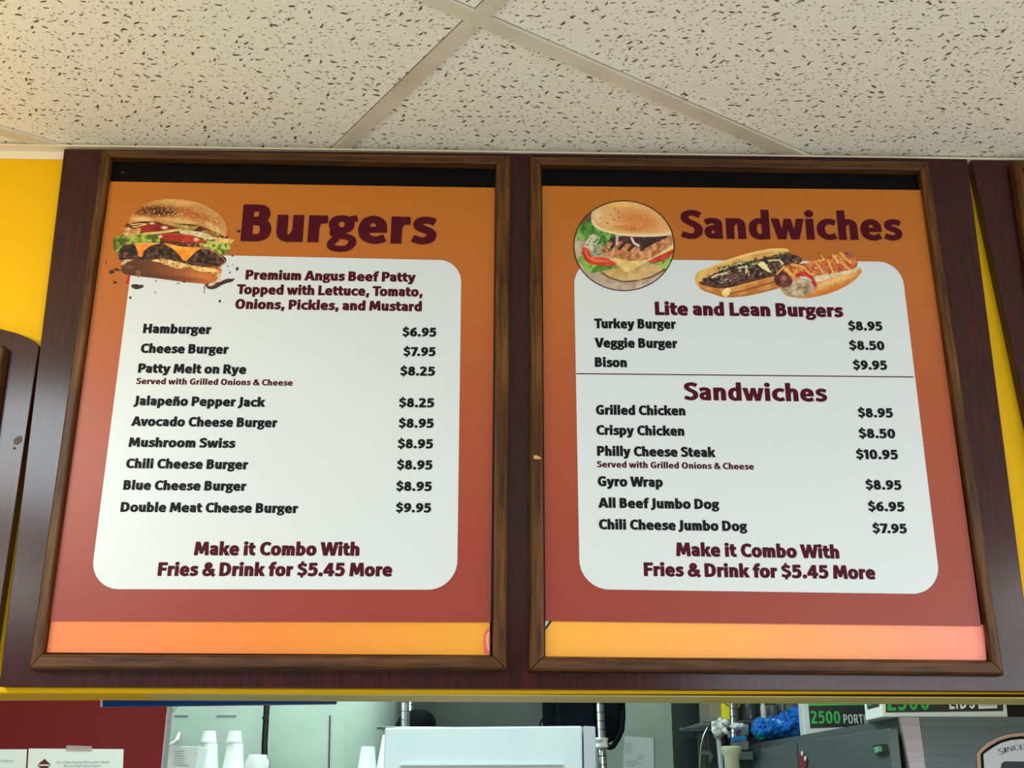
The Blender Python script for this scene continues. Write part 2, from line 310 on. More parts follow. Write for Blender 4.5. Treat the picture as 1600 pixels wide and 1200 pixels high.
# ------------------------------------------------------------------ materials
yellow = mat('yellow_paint', (232, 184, 0), 0.6, spec=.2, noise=((2, 2, 2), (222, 172, 0), .3, .7), bump=((110, 110, 110), .5, .002))
white_met = mat('white_enamel', (225, 215, 190), 0.4)
black_b = mat('black_board', (8, 7, 9), 0.6, spec=.08)
text_k = mat('black_ink', (16, 16, 20), 0.5, spec=.15)
text_m = mat('maroon_ink', (74, 10, 26), 0.5, spec=.12)
panel_w = mat('white_print', (210, 217, 222), 0.32, spec=.4)
def wood(name, c1, c2, c3, rough, streak, coat=0.0, axis='z', mott=None):
    M = bpy.data.materials.new(name); M.use_nodes = True; nt = M.node_tree; b = nt.nodes['Principled BSDF']
    tc = nt.nodes.new('ShaderNodeTexCoord')
    def nz(sc, det, ro=.6):
        mp = nt.nodes.new('ShaderNodeMapping'); mp.inputs['Scale'].default_value = sc; nt.links.new(tc.outputs['Object'], mp.inputs[0])
        n = nt.nodes.new('ShaderNodeTexNoise'); n.inputs['Scale'].default_value = 1; n.inputs['Detail'].default_value = det; n.inputs['Roughness'].default_value = ro
        nt.links.new(mp.outputs[0], n.inputs['Vector']); return n
    fine = (streak, streak, streak * .06) if axis == 'z' else (streak * .06, streak, streak)
    n1 = nz(fine, 5, .7); n2 = nz((7, 7, 2.5) if axis == 'z' else (2.5, 7, 7), 3)
    r = nt.nodes.new('ShaderNodeValToRGB'); r.color_ramp.elements[0].position = .35; r.color_ramp.elements[1].position = .65
    r.color_ramp.elements[0].color = rgba(c1); r.color_ramp.elements[1].color = rgba(c2); nt.links.new(n1.outputs[0], r.inputs[0])
    mx = nt.nodes.new('ShaderNodeMixRGB'); r2 = nt.nodes.new('ShaderNodeValToRGB'); r2.color_ramp.elements[0].position = .45; r2.color_ramp.elements[1].position = .7
    nt.links.new(n2.outputs[0], r2.inputs[0]); nt.links.new(r2.outputs[0], mx.inputs[0]); nt.links.new(r.outputs[0], mx.inputs[1]); mx.inputs[2].default_value = rgba(c3)
    nt.links.new(mx.outputs[0], b.inputs['Base Color'])
    b.inputs['Roughness'].default_value = rough; b.inputs['Specular IOR Level'].default_value = .22
    rr = nt.nodes.new('ShaderNodeMapRange'); rr.inputs[3].default_value = rough - .08; rr.inputs[4].default_value = rough + .1
    n3 = nz((60, 60, 60), 3); nt.links.new(n3.outputs[0], rr.inputs[0]); nt.links.new(rr.outputs[0], b.inputs['Roughness'])
    bp = nt.nodes.new('ShaderNodeBump'); bp.inputs['Strength'].default_value = .25; bp.inputs['Distance'].default_value = .0006
    nt.links.new(n1.outputs[0], bp.inputs['Height']); nt.links.new(bp.outputs[0], b.inputs['Normal'])
    if coat: b.inputs['Coat Weight'].default_value = coat; b.inputs['Coat Roughness'].default_value = .17; b.inputs['Specular IOR Level'].default_value = .1
    return M
mahog = wood('mahogany_laminate', (28, 3, 4), (64, 12, 16), (42, 6, 8), .6, 240, coat=.6)
walnut_v = wood('walnut_moulding', (46, 25, 9), (118, 76, 32), (56, 30, 12), .38, 130)
walnut_h = wood('walnut_moulding_level', (42, 23, 11), (104, 66, 32), (52, 29, 13), .38, 130, axis='x')

def gradient_mat(name, stops, z0, z1, axis=2, rough=.34):
    """printed colour gradient, laid out in metres on the poster itself (object coordinates)"""
    M = bpy.data.materials.new(name); M.use_nodes = True; nt = M.node_tree; b = nt.nodes['Principled BSDF']; b.inputs['Roughness'].default_value = rough; b.inputs['Specular IOR Level'].default_value = .35
    tc = nt.nodes.new('ShaderNodeTexCoord'); sx = nt.nodes.new('ShaderNodeSeparateXYZ'); mr = nt.nodes.new('ShaderNodeMapRange')
    nt.links.new(tc.outputs['Object'], sx.inputs[0]); nt.links.new(sx.outputs[axis], mr.inputs[0]); mr.inputs[1].default_value = z0; mr.inputs[2].default_value = z1
    r = nt.nodes.new('ShaderNodeValToRGB'); nt.links.new(mr.outputs[0], r.inputs[0])
    el = r.color_ramp.elements
    el[0].position = stops[0][0]; el[0].color = rgba(stops[0][1]); el[1].position = stops[-1][0]; el[1].color = rgba(stops[-1][1])
    for p, c in stops[1:-1]: e = el.new(p); e.color = rgba(c)
    nt.links.new(r.outputs[0], b.inputs['Base Color']); return M
POSTER = [(0, (144, 54, 42)), (.15, (148, 60, 44)), (.45, (164, 78, 46)), (.75, (180, 100, 40)), (1, (181, 105, 26))]
poster_l = gradient_mat('orange_to_brick_print', POSTER, -.325, .325)
strip_l = gradient_mat('old_print_left', [(0, (232, 122, 72)), (.5, (228, 132, 50)), (1, (234, 166, 50))], -.33, .33, 0)
strip_r = gradient_mat('old_print_right', [(0, (238, 170, 54)), (.45, (246, 166, 82)), (.75, (250, 152, 108)), (1, (252, 140, 130))], -.33, .33, 0)

# print material taking the picture colours from the mesh
def print_mat():
    M = bpy.data.materials.new('picture_print'); M.use_nodes = True; nt = M.node_tree; b = nt.nodes['Principled BSDF']; b.inputs['Roughness'].default_value = .35; b.inputs['Specular IOR Level'].default_value = .35
    a = nt.nodes.new('ShaderNodeVertexColor'); a.layer_name = 'ink'; nt.links.new(a.outputs[0], b.inputs['Base Color']); return M
PRINT = print_mat()

# ceiling tile: pits and fissures
def tile_mat():
    M = bpy.data.materials.new('fissured_ceiling_tile'); M.use_nodes = True; nt = M.node_tree; b = nt.nodes['Principled BSDF']; b.inputs['Roughness'].default_value = .9
    L = nt.links.new; N = nt.nodes.new
    geo = N('ShaderNodeNewGeometry')
    def flecks(scale, lo, hi, stretch, seedoff):
        mp = N('ShaderNodeMapping'); mp.inputs['Scale'].default_value = (scale, scale, 0); mp.inputs['Location'].default_value = (seedoff, seedoff, 0.5)
        L(geo.outputs['Position'], mp.inputs[0])
        nz = N('ShaderNodeTexNoise'); nz.inputs['Scale'].default_value = 2.2; nz.inputs['Detail'].default_value = 2; L(mp.outputs[0], nz.inputs['Vector'])
        wa = N('ShaderNodeVectorMath'); wa.operation = 'MULTIPLY_ADD'; wa.inputs[1].default_value = (.35, .35, 0); L(nz.outputs['Color'], wa.inputs[0]); L(mp.outputs[0], wa.inputs[2])
        vo = N('ShaderNodeTexVoronoi'); vo.voronoi_dimensions = '2D'; vo.inputs['Scale'].default_value = 1; L(wa.outputs[0], vo.inputs['Vector'])
        sb = N('ShaderNodeVectorMath'); sb.operation = 'SUBTRACT'; L(wa.outputs[0], sb.inputs[0]); L(vo.outputs['Position'], sb.inputs[1])
        sp = N('ShaderNodeSeparateColor'); L(vo.outputs['Color'], sp.inputs[0])
        an = N('ShaderNodeMath'); an.operation = 'MULTIPLY_ADD'; an.inputs[1].default_value = 2.2; an.inputs[2].default_value = -.9; L(sp.outputs[0], an.inputs[0])
        vr = N('ShaderNodeVectorRotate'); vr.rotation_type = 'Z_AXIS'; L(sb.outputs[0], vr.inputs['Vector']); L(an.outputs[0], vr.inputs['Angle'])
        sc = N('ShaderNodeVectorMath'); sc.operation = 'MULTIPLY'; sc.inputs[1].default_value = (1, stretch, 0); L(vr.outputs[0], sc.inputs[0])
        ln = N('ShaderNodeVectorMath'); ln.operation = 'LENGTH'; L(sc.outputs[0], ln.inputs[0])
        rad = N('ShaderNodeMapRange'); rad.inputs[3].default_value = lo; rad.inputs[4].default_value = hi; L(sp.outputs[1], rad.inputs[0])
        df = N('ShaderNodeMath'); df.operation = 'SUBTRACT'; L(rad.outputs[0], df.inputs[0]); L(ln.outputs[1], df.inputs[1])
        st = N('ShaderNodeMapRange'); st.inputs[1].default_value = 0; st.inputs[2].default_value = .07; L(df.outputs[0], st.inputs[0]); return st
    f1 = flecks(78, -.16, .42, 2.9, 3.3); f2 = flecks(150, -.30, .40, 2.0, 9.1)
    mx = N('ShaderNodeMath'); mx.operation = 'MAXIMUM'; L(f1.outputs[0], mx.inputs[0])
    h2 = N('ShaderNodeMath'); h2.operation = 'MULTIPLY'; h2.inputs[1].default_value = .6; L(f2.outputs[0], h2.inputs[0]); L(h2.outputs[0], mx.inputs[1])
    col = N('ShaderNodeMixRGB'); L(mx.outputs[0], col.inputs[0]); col.inputs[1].default_value = rgba((240, 238, 230)); col.inputs[2].default_value = rgba((98, 87, 70)); L(col.outputs[0], b.inputs['Base Color'])
    fn = N('ShaderNodeTexNoise'); fn.inputs['Scale'].default_value = 260; fn.inputs['Detail'].default_value = 4; L(geo.outputs['Position'], fn.inputs['Vector'])
    hh = N('ShaderNodeMath'); hh.operation = 'MULTIPLY_ADD'; hh.inputs[1].default_value = -2.0; L(mx.outputs[0], hh.inputs[0]); L(fn.outputs[0], hh.inputs[2])
    bp = N('ShaderNodeBump'); bp.inputs['Strength'].default_value = .8; bp.inputs['Distance'].default_value = .0016; L(hh.outputs[0], bp.inputs['Height']); L(bp.outputs[0], b.inputs['Normal'])
    return M
tile_m = tile_mat()
bar_m = mat('ceiling_grid_enamel', (216, 210, 196), .45, noise=((9, 9, 9), (190, 180, 158), .4, .75), bump=((60, 60, 60), .3, .001))

# ------------------------------------------------------------------ the room
WALL_Y = 0.034; WALL_B = 0.155
HW = 1.2661
ZC = Z0 + HW * S                                      # ceiling height
# front wall above the serving opening
wl = [at(-1700, 1092, WALL_Y), at(0, 1083.5, WALL_Y), at(800, 1084.5, WALL_Y), at(1600, 1083.6, WALL_Y), at(3200, 1086, WALL_Y)]
zb = lambda a: min(p[2] for p in a)
wf = prism('wall_front', [(-2.6, WALL_Y, wl[1][2]), tuple(wl[1]), tuple(wl[2]), tuple(wl[3]), (4.8, WALL_Y, wl[3][2]), (4.8, WALL_Y, ZC + .02), (-2.6, WALL_Y, ZC + .02)], (0, WALL_B - WALL_Y, 0), yellow, None, .004)
tag(wf, 'yellow painted front wall above the serving opening', kind='structure')
pale = mat('pale_edge_paint', (214, 210, 170), .5)
za = at(0, 1091, WALL_B)[2]; zc_ = at(1600, 1087, WALL_B)[2]
wlow = box('wall_front_lower', (-2.6, WALL_Y, 0), (4.8, WALL_B, 1.02), yellow); tag(wlow, kind='structure')
ctop = box('serving_counter', (-2.6, -.25, 1.021), (4.8, .32, 1.06), mat('counter_laminate', (120, 110, 100), .4), None, .004)
tag(ctop, 'long laminate serving counter under the opening', 'counter')
fl = box('floor', (-2.7, -5.6, -.05), (4.9, 4.0, 0), mat('floor_tile', (206, 208, 196), .45, noise=((1, 1, 1), (192, 194, 182), .4, .6))); tag(fl, kind='structure')

cream = mat('cream_room_wall', (112, 84, 62), .7)
for nm, lo, hi in (('wall_left', (-2.7, -5.6, 0), (-2.605, 4.0, 2.68)), ('wall_right', (4.81, -5.6, 0), (4.9, 4.0, 2.68)), ('wall_back', (-2.7, -5.6, 0), (4.9, -5.45, 2.56))):
    tag(box(nm, lo, hi, cream), kind='structure')
# ceiling: plenum slab, tiles and grid bars, turned 33 degrees to the wall
TH = 0.5827; dA = np.array([math.cos(TH), math.sin(TH)]); dB = np.array([math.sin(TH), -math.cos(TH)])
A0 = np.array([1.7413 * S, .03]); B0 = np.array([.5691 * S, .03])
Mx = np.array([dA, -dB]).T; tt = np.linalg.solve(Mx, B0 - A0); X0 = A0 + tt[0] * dA
SP = 0.624
ceil = box('ceiling', (-2.7, -5.6, ZC + .03), (4.9, WALL_Y + .01, ZC + .05), mat('plenum', (60, 58, 55), .9)); tag(ceil, 'suspended tile ceiling set at an angle to the wall', kind='structure')
def clip(P, n, c):
    out = []
    for i in range(len(P)):
        a, b = P[i], P[(i + 1) % len(P)]; da, db = a @ n - c, b @ n - c
        if da <= 0: out.append(a)
        if da * db < 0: out.append(a + (b - a) * da / (da - db))
    return out
def clip_room(P):
    for n, c in (((0, 1), WALL_Y - .001), ((0, -1), 5.45), ((-1, 0), 2.6), ((1, 0), 4.8)):
        P = clip(P, np.array(n, float), c)
        if len(P) < 3: return None
    return P
def ceil_piece(name, P, z0, z1, m_):
    P = clip_room(P)
    if P is None: return None
    o = prism(name, [(p[0], p[1], z0) for p in P], (0, 0, z1 - z0), m_, ceil); return o
g = .0115
for i in range(-6, 6):
    for j in range(-12, 12):
        a0, a1 = i * 1.2192 + .0135, (i + 1) * 1.2192 - .0135; b0, b1 = j * SP + .0135, (j + 1) * SP - .0135
        zj = random.uniform(-.0006, .0006)
        ceil_piece('ceiling_tile', [X0 + a0 * dA + b0 * dB, X0 + a1 * dA + b0 * dB, X0 + a1 * dA + b1 * dB, X0 + a0 * dA + b1 * dB], ZC + .0035 + zj, ZC + .016, tile_m)
for j in range(-12, 12):
    q = X0 + j * SP * dB
    ceil_piece('grid_bar', [q - 7 * dA - g * dB, q + 7 * dA - g * dB, q + 7 * dA + g * dB, q - 7 * dA + g * dB], ZC - .0005, ZC + .006, bar_m)
    for i in range(-6, 6):
        q2 = q + i * 1.2192 * dA
        ceil_piece('grid_bar', [q2 - g * dA + (g) * dB, q2 + g * dA + g * dB, q2 + g * dA + (SP - g) * dB, q2 - g * dA + (SP - g) * dB], ZC - .0002, ZC + .006, bar_m)
# wall angle
V = []; prof = [(WALL_Y - .0005, ZC - .0165), (WALL_Y - .002, ZC - .0165), (WALL_Y - .002, ZC - .0035), (WALL_Y - .019, ZC - .0035), (WALL_Y - .019, ZC - .0012), (WALL_Y - .0005, ZC - .0012)]
for x in (-2.6, 4.8): V += [(x, y, z) for y, z in prof]
tr = fixn(link('trim_1', V, [tuple(range(6)), tuple(range(11, 5, -1))] + [(k, (k + 1) % 6, (k + 1) % 6 + 6, k + 6) for k in range(6)], white_met)); tag(tr, 'cream metal wall angle under the ceiling', kind='structure')

# ------------------------------------------------------------------ backing boards
PY = 0.016
def board(name, pts, label):
    o = slab(name, pts, PY, WALL_Y - PY - .0005, mahog, None, .0012); return tag(o, label, 'wall panel')
bk = board('backing_board', [(100, 232.5), (1511, 247.5), (1619, 1081), (-2, 1073)], 'wide dark red mahogany backing board behind both menu boards')
# round-shouldered board at the left
arc = [(-330, 514), (-120, 503), (-60, 505), (0, 513.5), (27, 520.5), (45, 528), (55, 533.5), (60, 539), (60.6, 545), (59.6, 552), (-15, 1055), (-430, 1055)]
o1 = board('backing_board', arc, 'dark mahogany backing board with arched top at the left edge')
o2 = board('backing_board', [(1517.5, 250), (2100, 256), (2330, 1085), (1696, 1078)], 'dark mahogany backing board hung crooked at the right edge')
kc = at(28, 688, PY)
prism('knot', [(kc[0] + .0055 * math.cos(a) + .002 * math.sin(a), PY - .0001, kc[2] + .0065 * math.sin(a)) for a in np.linspace(0, 2 * math.pi, 13)[:-1]], (0, -.0006, 0), mat('knot_brown', (70, 56, 50), .6), o1, .0002)
prism('knot', [(kc[0] + .002 * math.cos(a) - .003, PY - .0001, kc[2] - .0115 + .002 * math.sin(a)) for a in np.linspace(0, 2 * math.pi, 9)[:-1]], (0, -.0005, 0), mat('knot_dark', (24, 16, 16), .6), o1)

def rail(P0, P1, Q0, Q1, material, parent, dep=PY):
    """moulding from outer corners P0,P1 to inner corners Q0,Q1 (pixels on the plane y=0)"""
    p0, p1, q0, q1 = [at(*p, 0) for p in (P0, P1, Q0, Q1)]
    u = (p1 - p0) / np.linalg.norm(p1 - p0); gp = .0007
    def sec(p, q, s):
        e = u * gp * s
        def w(t, y): v = p + (q - p) * t; v = np.array([v[0], y, v[2]]); return v + e
        return [w(0, dep - .0002), w(0, .005), w(.05, .0025), w(.2, 0), w(.80, 0), w(.93, .0012), w(1, .004), w(1, dep - .0002)]
    V = sec(p0, q0, 1) + sec(p1, q1, -1); n = 8
    o = fixn(link('frame_rail', V, [tuple(range(n)), tuple(range(2 * n - 1, n - 1, -1))] + [(k, (k + 1) % n, (k + 1) % n + n, k + n) for k in range(n)], material, parent)); return o
def frame(O, I, parent):
    for k in range(4):
        rail(O[k], O[(k + 1) % 4], I[k], I[(k + 1) % 4], walnut_h if k % 2 == 0 else walnut_v, parent)
def rrect(c, r, px):
    """rounded quad: corners c (TL,TR,BR,BL), radius list in px"""
    out = []
    for k in range(4):
        p = np.array(c[k], float); a = np.array(c[k - 1], float) - p; b = np.array(c[(k + 1) % 4], float) - p
        a /= np.linalg.norm(a); b /= np.linalg.norm(b); R = r[k]
        if R == 0: out.append(tuple(p)); continue
        for t in np.linspace(0, 1, 14):
            # circle-like blend
            ang = t * math.pi / 2; out.append(tuple(p + a * R * (1 - math.sin(ang)) + b * R * (1 - math.cos(ang))))
    return out
def flat(name, pts, y, material, parent):
    P = [at(a, b, y) for a, b in pts]; return fix_front(link(name, P, [tuple(range(len(P)))], material, parent))
def fix_front(o):
    if o.data.polygons and o.data.polygons[0].normal.y > 0: o.data.flip_normals()
    return o

# -- menu board, left
YP = 0.0095          # face of the new poster
YT = YP - .0004      # printed panel
YI = YP - .0008      # ink
def menu_board(name, label, O, I, black, strip, stripm, poster, white, radii):
    b = empty(name, at((O[2][0] + O[3][0]) / 2, O[2][1], PY), label, 'menu board')
    frame(O, I, b)
    slab('black_backing', black, .0140, .0015, black_b, b)
    s = slab('old_poster', strip, .0120, .0012, stripm, b); s['label'] = 'light orange older print showing below the new poster'
    p = slab('poster', poster, YP, .0016, poster_l, b); p['label'] = 'orange to brick red printed menu poster'
    flat('white_field', rrect(white, radii, 1), YT, panel_w, p)
    return b, p
OL = [(159, 233), (798, 242.5), (791.5, 1046), (43, 1046)]; IL = [(172.5, 245), (775, 256.5), (769.5, 1024), (65.5, 1021.5)]
ORr = [(829, 243.5), (1452, 251), (1570.5, 1055), (827, 1048)]; IR = [(845.5, 256.5), (1438, 266), (1550, 1032.5), (851, 1025)]
boardL, posL = menu_board('menu_board', 'framed burgers menu board with orange poster, left of the two large boards', OL, IL,
    [(174, 246), (773, 256), (768, 1023), (70, 1023)], [(80, 966), (765.5, 968), (765.5, 1023.5), (72.5, 1019.5)], strip_l,
    [(172, 283.5), (773.5, 293.5), (767, 972), (77.5, 969.5)], [(208, 396), (721, 407), (714, 921.5), (140, 920.5)], [6, 34, 46, 46])
boardR, posR = menu_board('menu_board', 'framed sandwiches menu board with orange poster, right of the two large boards', ORr, IR,
    [(847, 257), (1438, 267), (1545, 1030), (852, 1023)], [(852, 966), (1537, 976), (1541.5, 1031.5), (852, 1026)], strip_r,
    [(847, 290.5), (1440, 297), (1533, 978), (852, 970)], [(896.5, 405), (1408, 409), (1471, 928.5), (906, 920.5)], [40, 36, 46, 46])
for O_, I_, lab in (([(1583, 249), (2060, 254), (2260, 1060), (1705, 1056)], [(1599, 262), (2046, 268), (2238, 1038), (1722, 1034)], 'walnut framed menu board at the right edge, mostly out of sight'),
                    ([(-340, 530), (7, 539), (-62, 1020), (-440, 1020)], [(-325, 545), (-12, 553), (-82, 1000), (-420, 1000)], 'walnut framed menu board on the arched panel at the left edge')):
    b_ = empty('menu_board', at((O_[2][0] + O_[3][0]) / 2, O_[2][1], PY), lab, 'menu board'); frame(O_, I_, b_)
    pq = slab('poster', [(I_[0][0] - 1, I_[0][1] - 1), (I_[1][0] + 1, I_[1][1] - 1), (I_[2][0] + 1, I_[2][1] + 1), (I_[3][0] - 1, I_[3][1] + 1)], .012, .002, poster_l, b_)
    c_ = [np.array(v, float) for v in I_]; lp = lambda u, v: tuple((c_[0] * (1 - u) + c_[1] * u) * (1 - v) + (c_[3] * (1 - u) + c_[2] * u) * v)
    flat('white_field', rrect([lp(.1, .17), lp(.9, .17), lp(.9, .92), lp(.1, .92)], [36, 36, 44, 44], 1), .0116, panel_w, pq)
# screw head on the black backing
sh = at(192, 270, .0138); lathe_p = [(np.cos(a) * .0022, np.sin(a) * .0022) for a in np.linspace(0, 2 * math.pi, 13)[:-1]]
prism('screw', [(sh[0] + a, .0139, sh[2] + c) for a, c in lathe_p], (0, -.0012, 0), mat('dull_screw', (70, 66, 60), .35, .8), boardL)

# -- writing
def item(p, s, x0, y0, x1, y1, cap, m_=text_k, style=HEAVY, name='menu_line'): lettering(name, s, (x0, y0), (x1, y1), cap, YI, m_, p, style)
for a in (('Premium Angus Beef Patty', 383.2, 436.2, 649.5, 440.2, 14.2), ('Topped with Lettuce, Tomato,', 369.5, 459, 660.6, 463, 14.4), ('Onions, Pickles, and Mustard', 367, 482, 659, 486, 14.4)):
    item(posL, *a, text_m, HEAVY, 'intro_line')
item(posL, 'Burgers', 375.5, 375.6, 681.5, 380.4, 55.5, text_m, BLACK, 'heading')
for a in (('Hamburger', 223, 520, 329.5, 521.6, 13.8), ('Cheese Burger', 219.3, 550.9, 356.5, 552.6, 13.8), ('Patty Melt on Rye', 215.2, 582, 384.3, 584, 13.8),
          ('Jalapeño Pepper Jack', 208.3, 632.8, 414, 635.3, 14), ('Avocado Cheese Burger', 204.5, 665, 433, 667.4, 14), ('Mushroom Swiss', 200.4, 697.8, 367.4, 699.4, 14),
          ('Chili Cheese Burger', 196.3, 731, 387.2, 733, 14.2), ('Blue Cheese Burger', 192, 764.8, 384.4, 766.6, 14.2), ('Double Meat Cheese Burger', 187.7, 799.2, 465.2, 801.4, 14.4)):
    item(posL, *a)
item(posL, 'Served with Grilled Onions & Cheese', 212.4, 599.8, 457, 602.6, 9.2, text_m, BOLD, 'note_line')
for a in (('$6.95', 628.7, 525.2, 681.6, 525.8, 13.4), ('$7.95', 630.3, 555.8, 680.5, 556.2, 13.4), ('$8.25', 625.2, 586.3, 679.6, 586.9, 13.6), ('$8.25', 623.2, 635.8, 678.2, 636.4, 13.8),
          ('$8.95', 622.8, 667.8, 677.6, 668.3, 13.8), ('$8.95', 621.4, 700, 676.5, 700.5, 14), ('$8.95', 620.2, 733, 675.6, 733.5, 14), ('$8.95', 618.9, 766.5, 674.6, 767, 14), ('$9.95', 618.5, 800, 673.5, 800.5, 14)):
    item(posL, *a, name='price')
item(posL, 'Make it Combo With', 302.8, 867, 561.4, 867.8, 20, text_m, HEAVY, 'combo_line')
item(posL, 'Fries & Drink for $5.45 More', 245.8, 899.2, 612.6, 900, 20, text_m, HEAVY, 'combo_line')
item(posR, 'Sandwiches', 1064.5, 371.8, 1411, 374.6, 42.5, text_m, BLACK, 'heading')
item(posR, 'Lite and Lean Burgers', 1023.6, 491.6, 1318.2, 495, 19.6, text_m, HEAVY, 'heading')
item(posR, 'Sandwiches', 1069.3, 624.6, 1293, 627.2, 26.6, text_m, BLACK, 'heading')
for a in (('Turkey Burger', 928.6, 512.4, 1056.2, 513.4, 14.2), ('Veggie Burger', 929.3, 542.4, 1058.5, 543.6, 14.2), ('Bison', 929.5, 572.8, 979.8, 573.4, 14.2),
          ('Grilled Chicken', 931.2, 647.4, 1071.2, 648.8, 14.2), ('Crispy Chicken', 932, 679, 1069.7, 680.6, 14.4), ('Philly Cheese Steak', 933, 711.8, 1118.4, 714, 14.6),
          ('Gyro Wrap', 934, 759.2, 1036, 760.6, 14.8), ('All Beef Jumbo Dog', 934.8, 792.8, 1124.3, 795.2, 14.8), ('Chili Cheese Jumbo Dog', 935.8, 826.6, 1168, 829.6, 15)):
    item(posR, *a)
item(posR, 'Served with Grilled Onions & Cheese', 932.8, 730, 1178, 733.6, 9.6, text_m, BOLD, 'note_line')
for a in (('$8.95', 1326, 515.8, 1379.3, 516.4, 13.6), ('$8.50', 1327.6, 546.2, 1382.6, 546.8, 13.6), ('$9.95', 1333.6, 577, 1386.6, 577.6, 13.8), ('$8.95', 1341.2, 651.6, 1395.8, 652.2, 14), ('$8.50', 1342.4, 684, 1399.6, 684.6, 14.2),
          ('$10.95', 1338.3, 716.8, 1403.8, 717.6, 14.4), ('$8.95', 1353.2, 764.4, 1409.2, 765.2, 14.4), ('$6.95', 1357, 798.2, 1414, 799, 14.4), ('$7.95', 1364, 832.4, 1417.6, 833.2, 14.4)):
    item(posR, *a, name='price')
item(posR, 'Make it Combo With', 1056.8, 868.2, 1312, 872.2, 20, text_m, HEAVY, 'combo_line')
item(posR, 'Fries & Drink for $5.45 More', 1006.2, 899.4, 1368.4, 904.6, 20, text_m, HEAVY, 'combo_line')
flat('divider_line', [(900.5, 583), (1427.5, 588.2), (1427.7, 589.8), (900.5, 584.6)], YI, text_m, posR)
# remains on the old prints
s_curl = [(765, 979), (760, 983), (756, 992), (754.5, 1002), (755.5, 1012), (757, 1022), (765.3, 1022.5), (765.3, 1010), (762.5, 1002), (762.5, 994), (765, 988)]
flat('red_curl', s_curl, .0117, mat('coral_print', (232, 96, 78), .4), boardL)
flat('white_corner', [(852, 970.5), (860, 970.5), (852, 982)], .0117, panel_w, boardR)
flat('black_corner_line', [(858.5, 970.2), (862.5, 970.2), (852.6, 984.5), (852.4, 980)], .0115, text_k, boardR)
flat('curl_light', [(764.8, 986), (761, 990), (759, 999), (760, 1008), (762, 1015), (764.8, 1018), (764.8, 1012), (762.6, 1004), (762.8, 995), (764.8, 990)], .0115, mat('pink_print', (250, 160, 140), .4), boardL)
chip = prism('chip', [at(*p, -.0001) for p in ((833.5, 712), (838, 711), (845, 714.5), (845, 717.5), (834, 717))], (0, .002, 0), mat('raw_wood_chip', (190, 150, 90), .7), boardR)

# ------------------------------------------------------------------ printed food pictures (flat prints, painted cell by cell)
def vnoise(X, Y, s, seed=0):
    x, y = X / s + seed * 17.3, Y / s + seed * 9.1; xi, yi = np.floor(x).astype(int), np.floor(y).astype(int); fx, fy = x - xi, y - yi
    fx, fy = fx * fx * (3 - 2 * fx), fy * fy * (3 - 2 * fy)
    def hsh(a, b):
        h = (a * 374761393 + b * 668265263 + seed * 974711) & 0x7fffffff; h = ((h ^ (h >> 13)) * 1274126177) & 0x7fffffff; return (h & 0xffff) / 65535.0
    return (hsh(xi, yi) * (1 - fx) + hsh(xi + 1, yi) * fx) * (1 - fy) + (hsh(xi, yi + 1) * (1 - fx) + hsh(xi + 1, yi + 1) * fx) * fy
def fbm(X, Y, s, seed=0): return (vnoise(X, Y, s, seed) + .5 * vnoise(X, Y, s / 2, seed + 1) + .25 * vnoise(X, Y, s / 4, seed + 2)) / 1.75
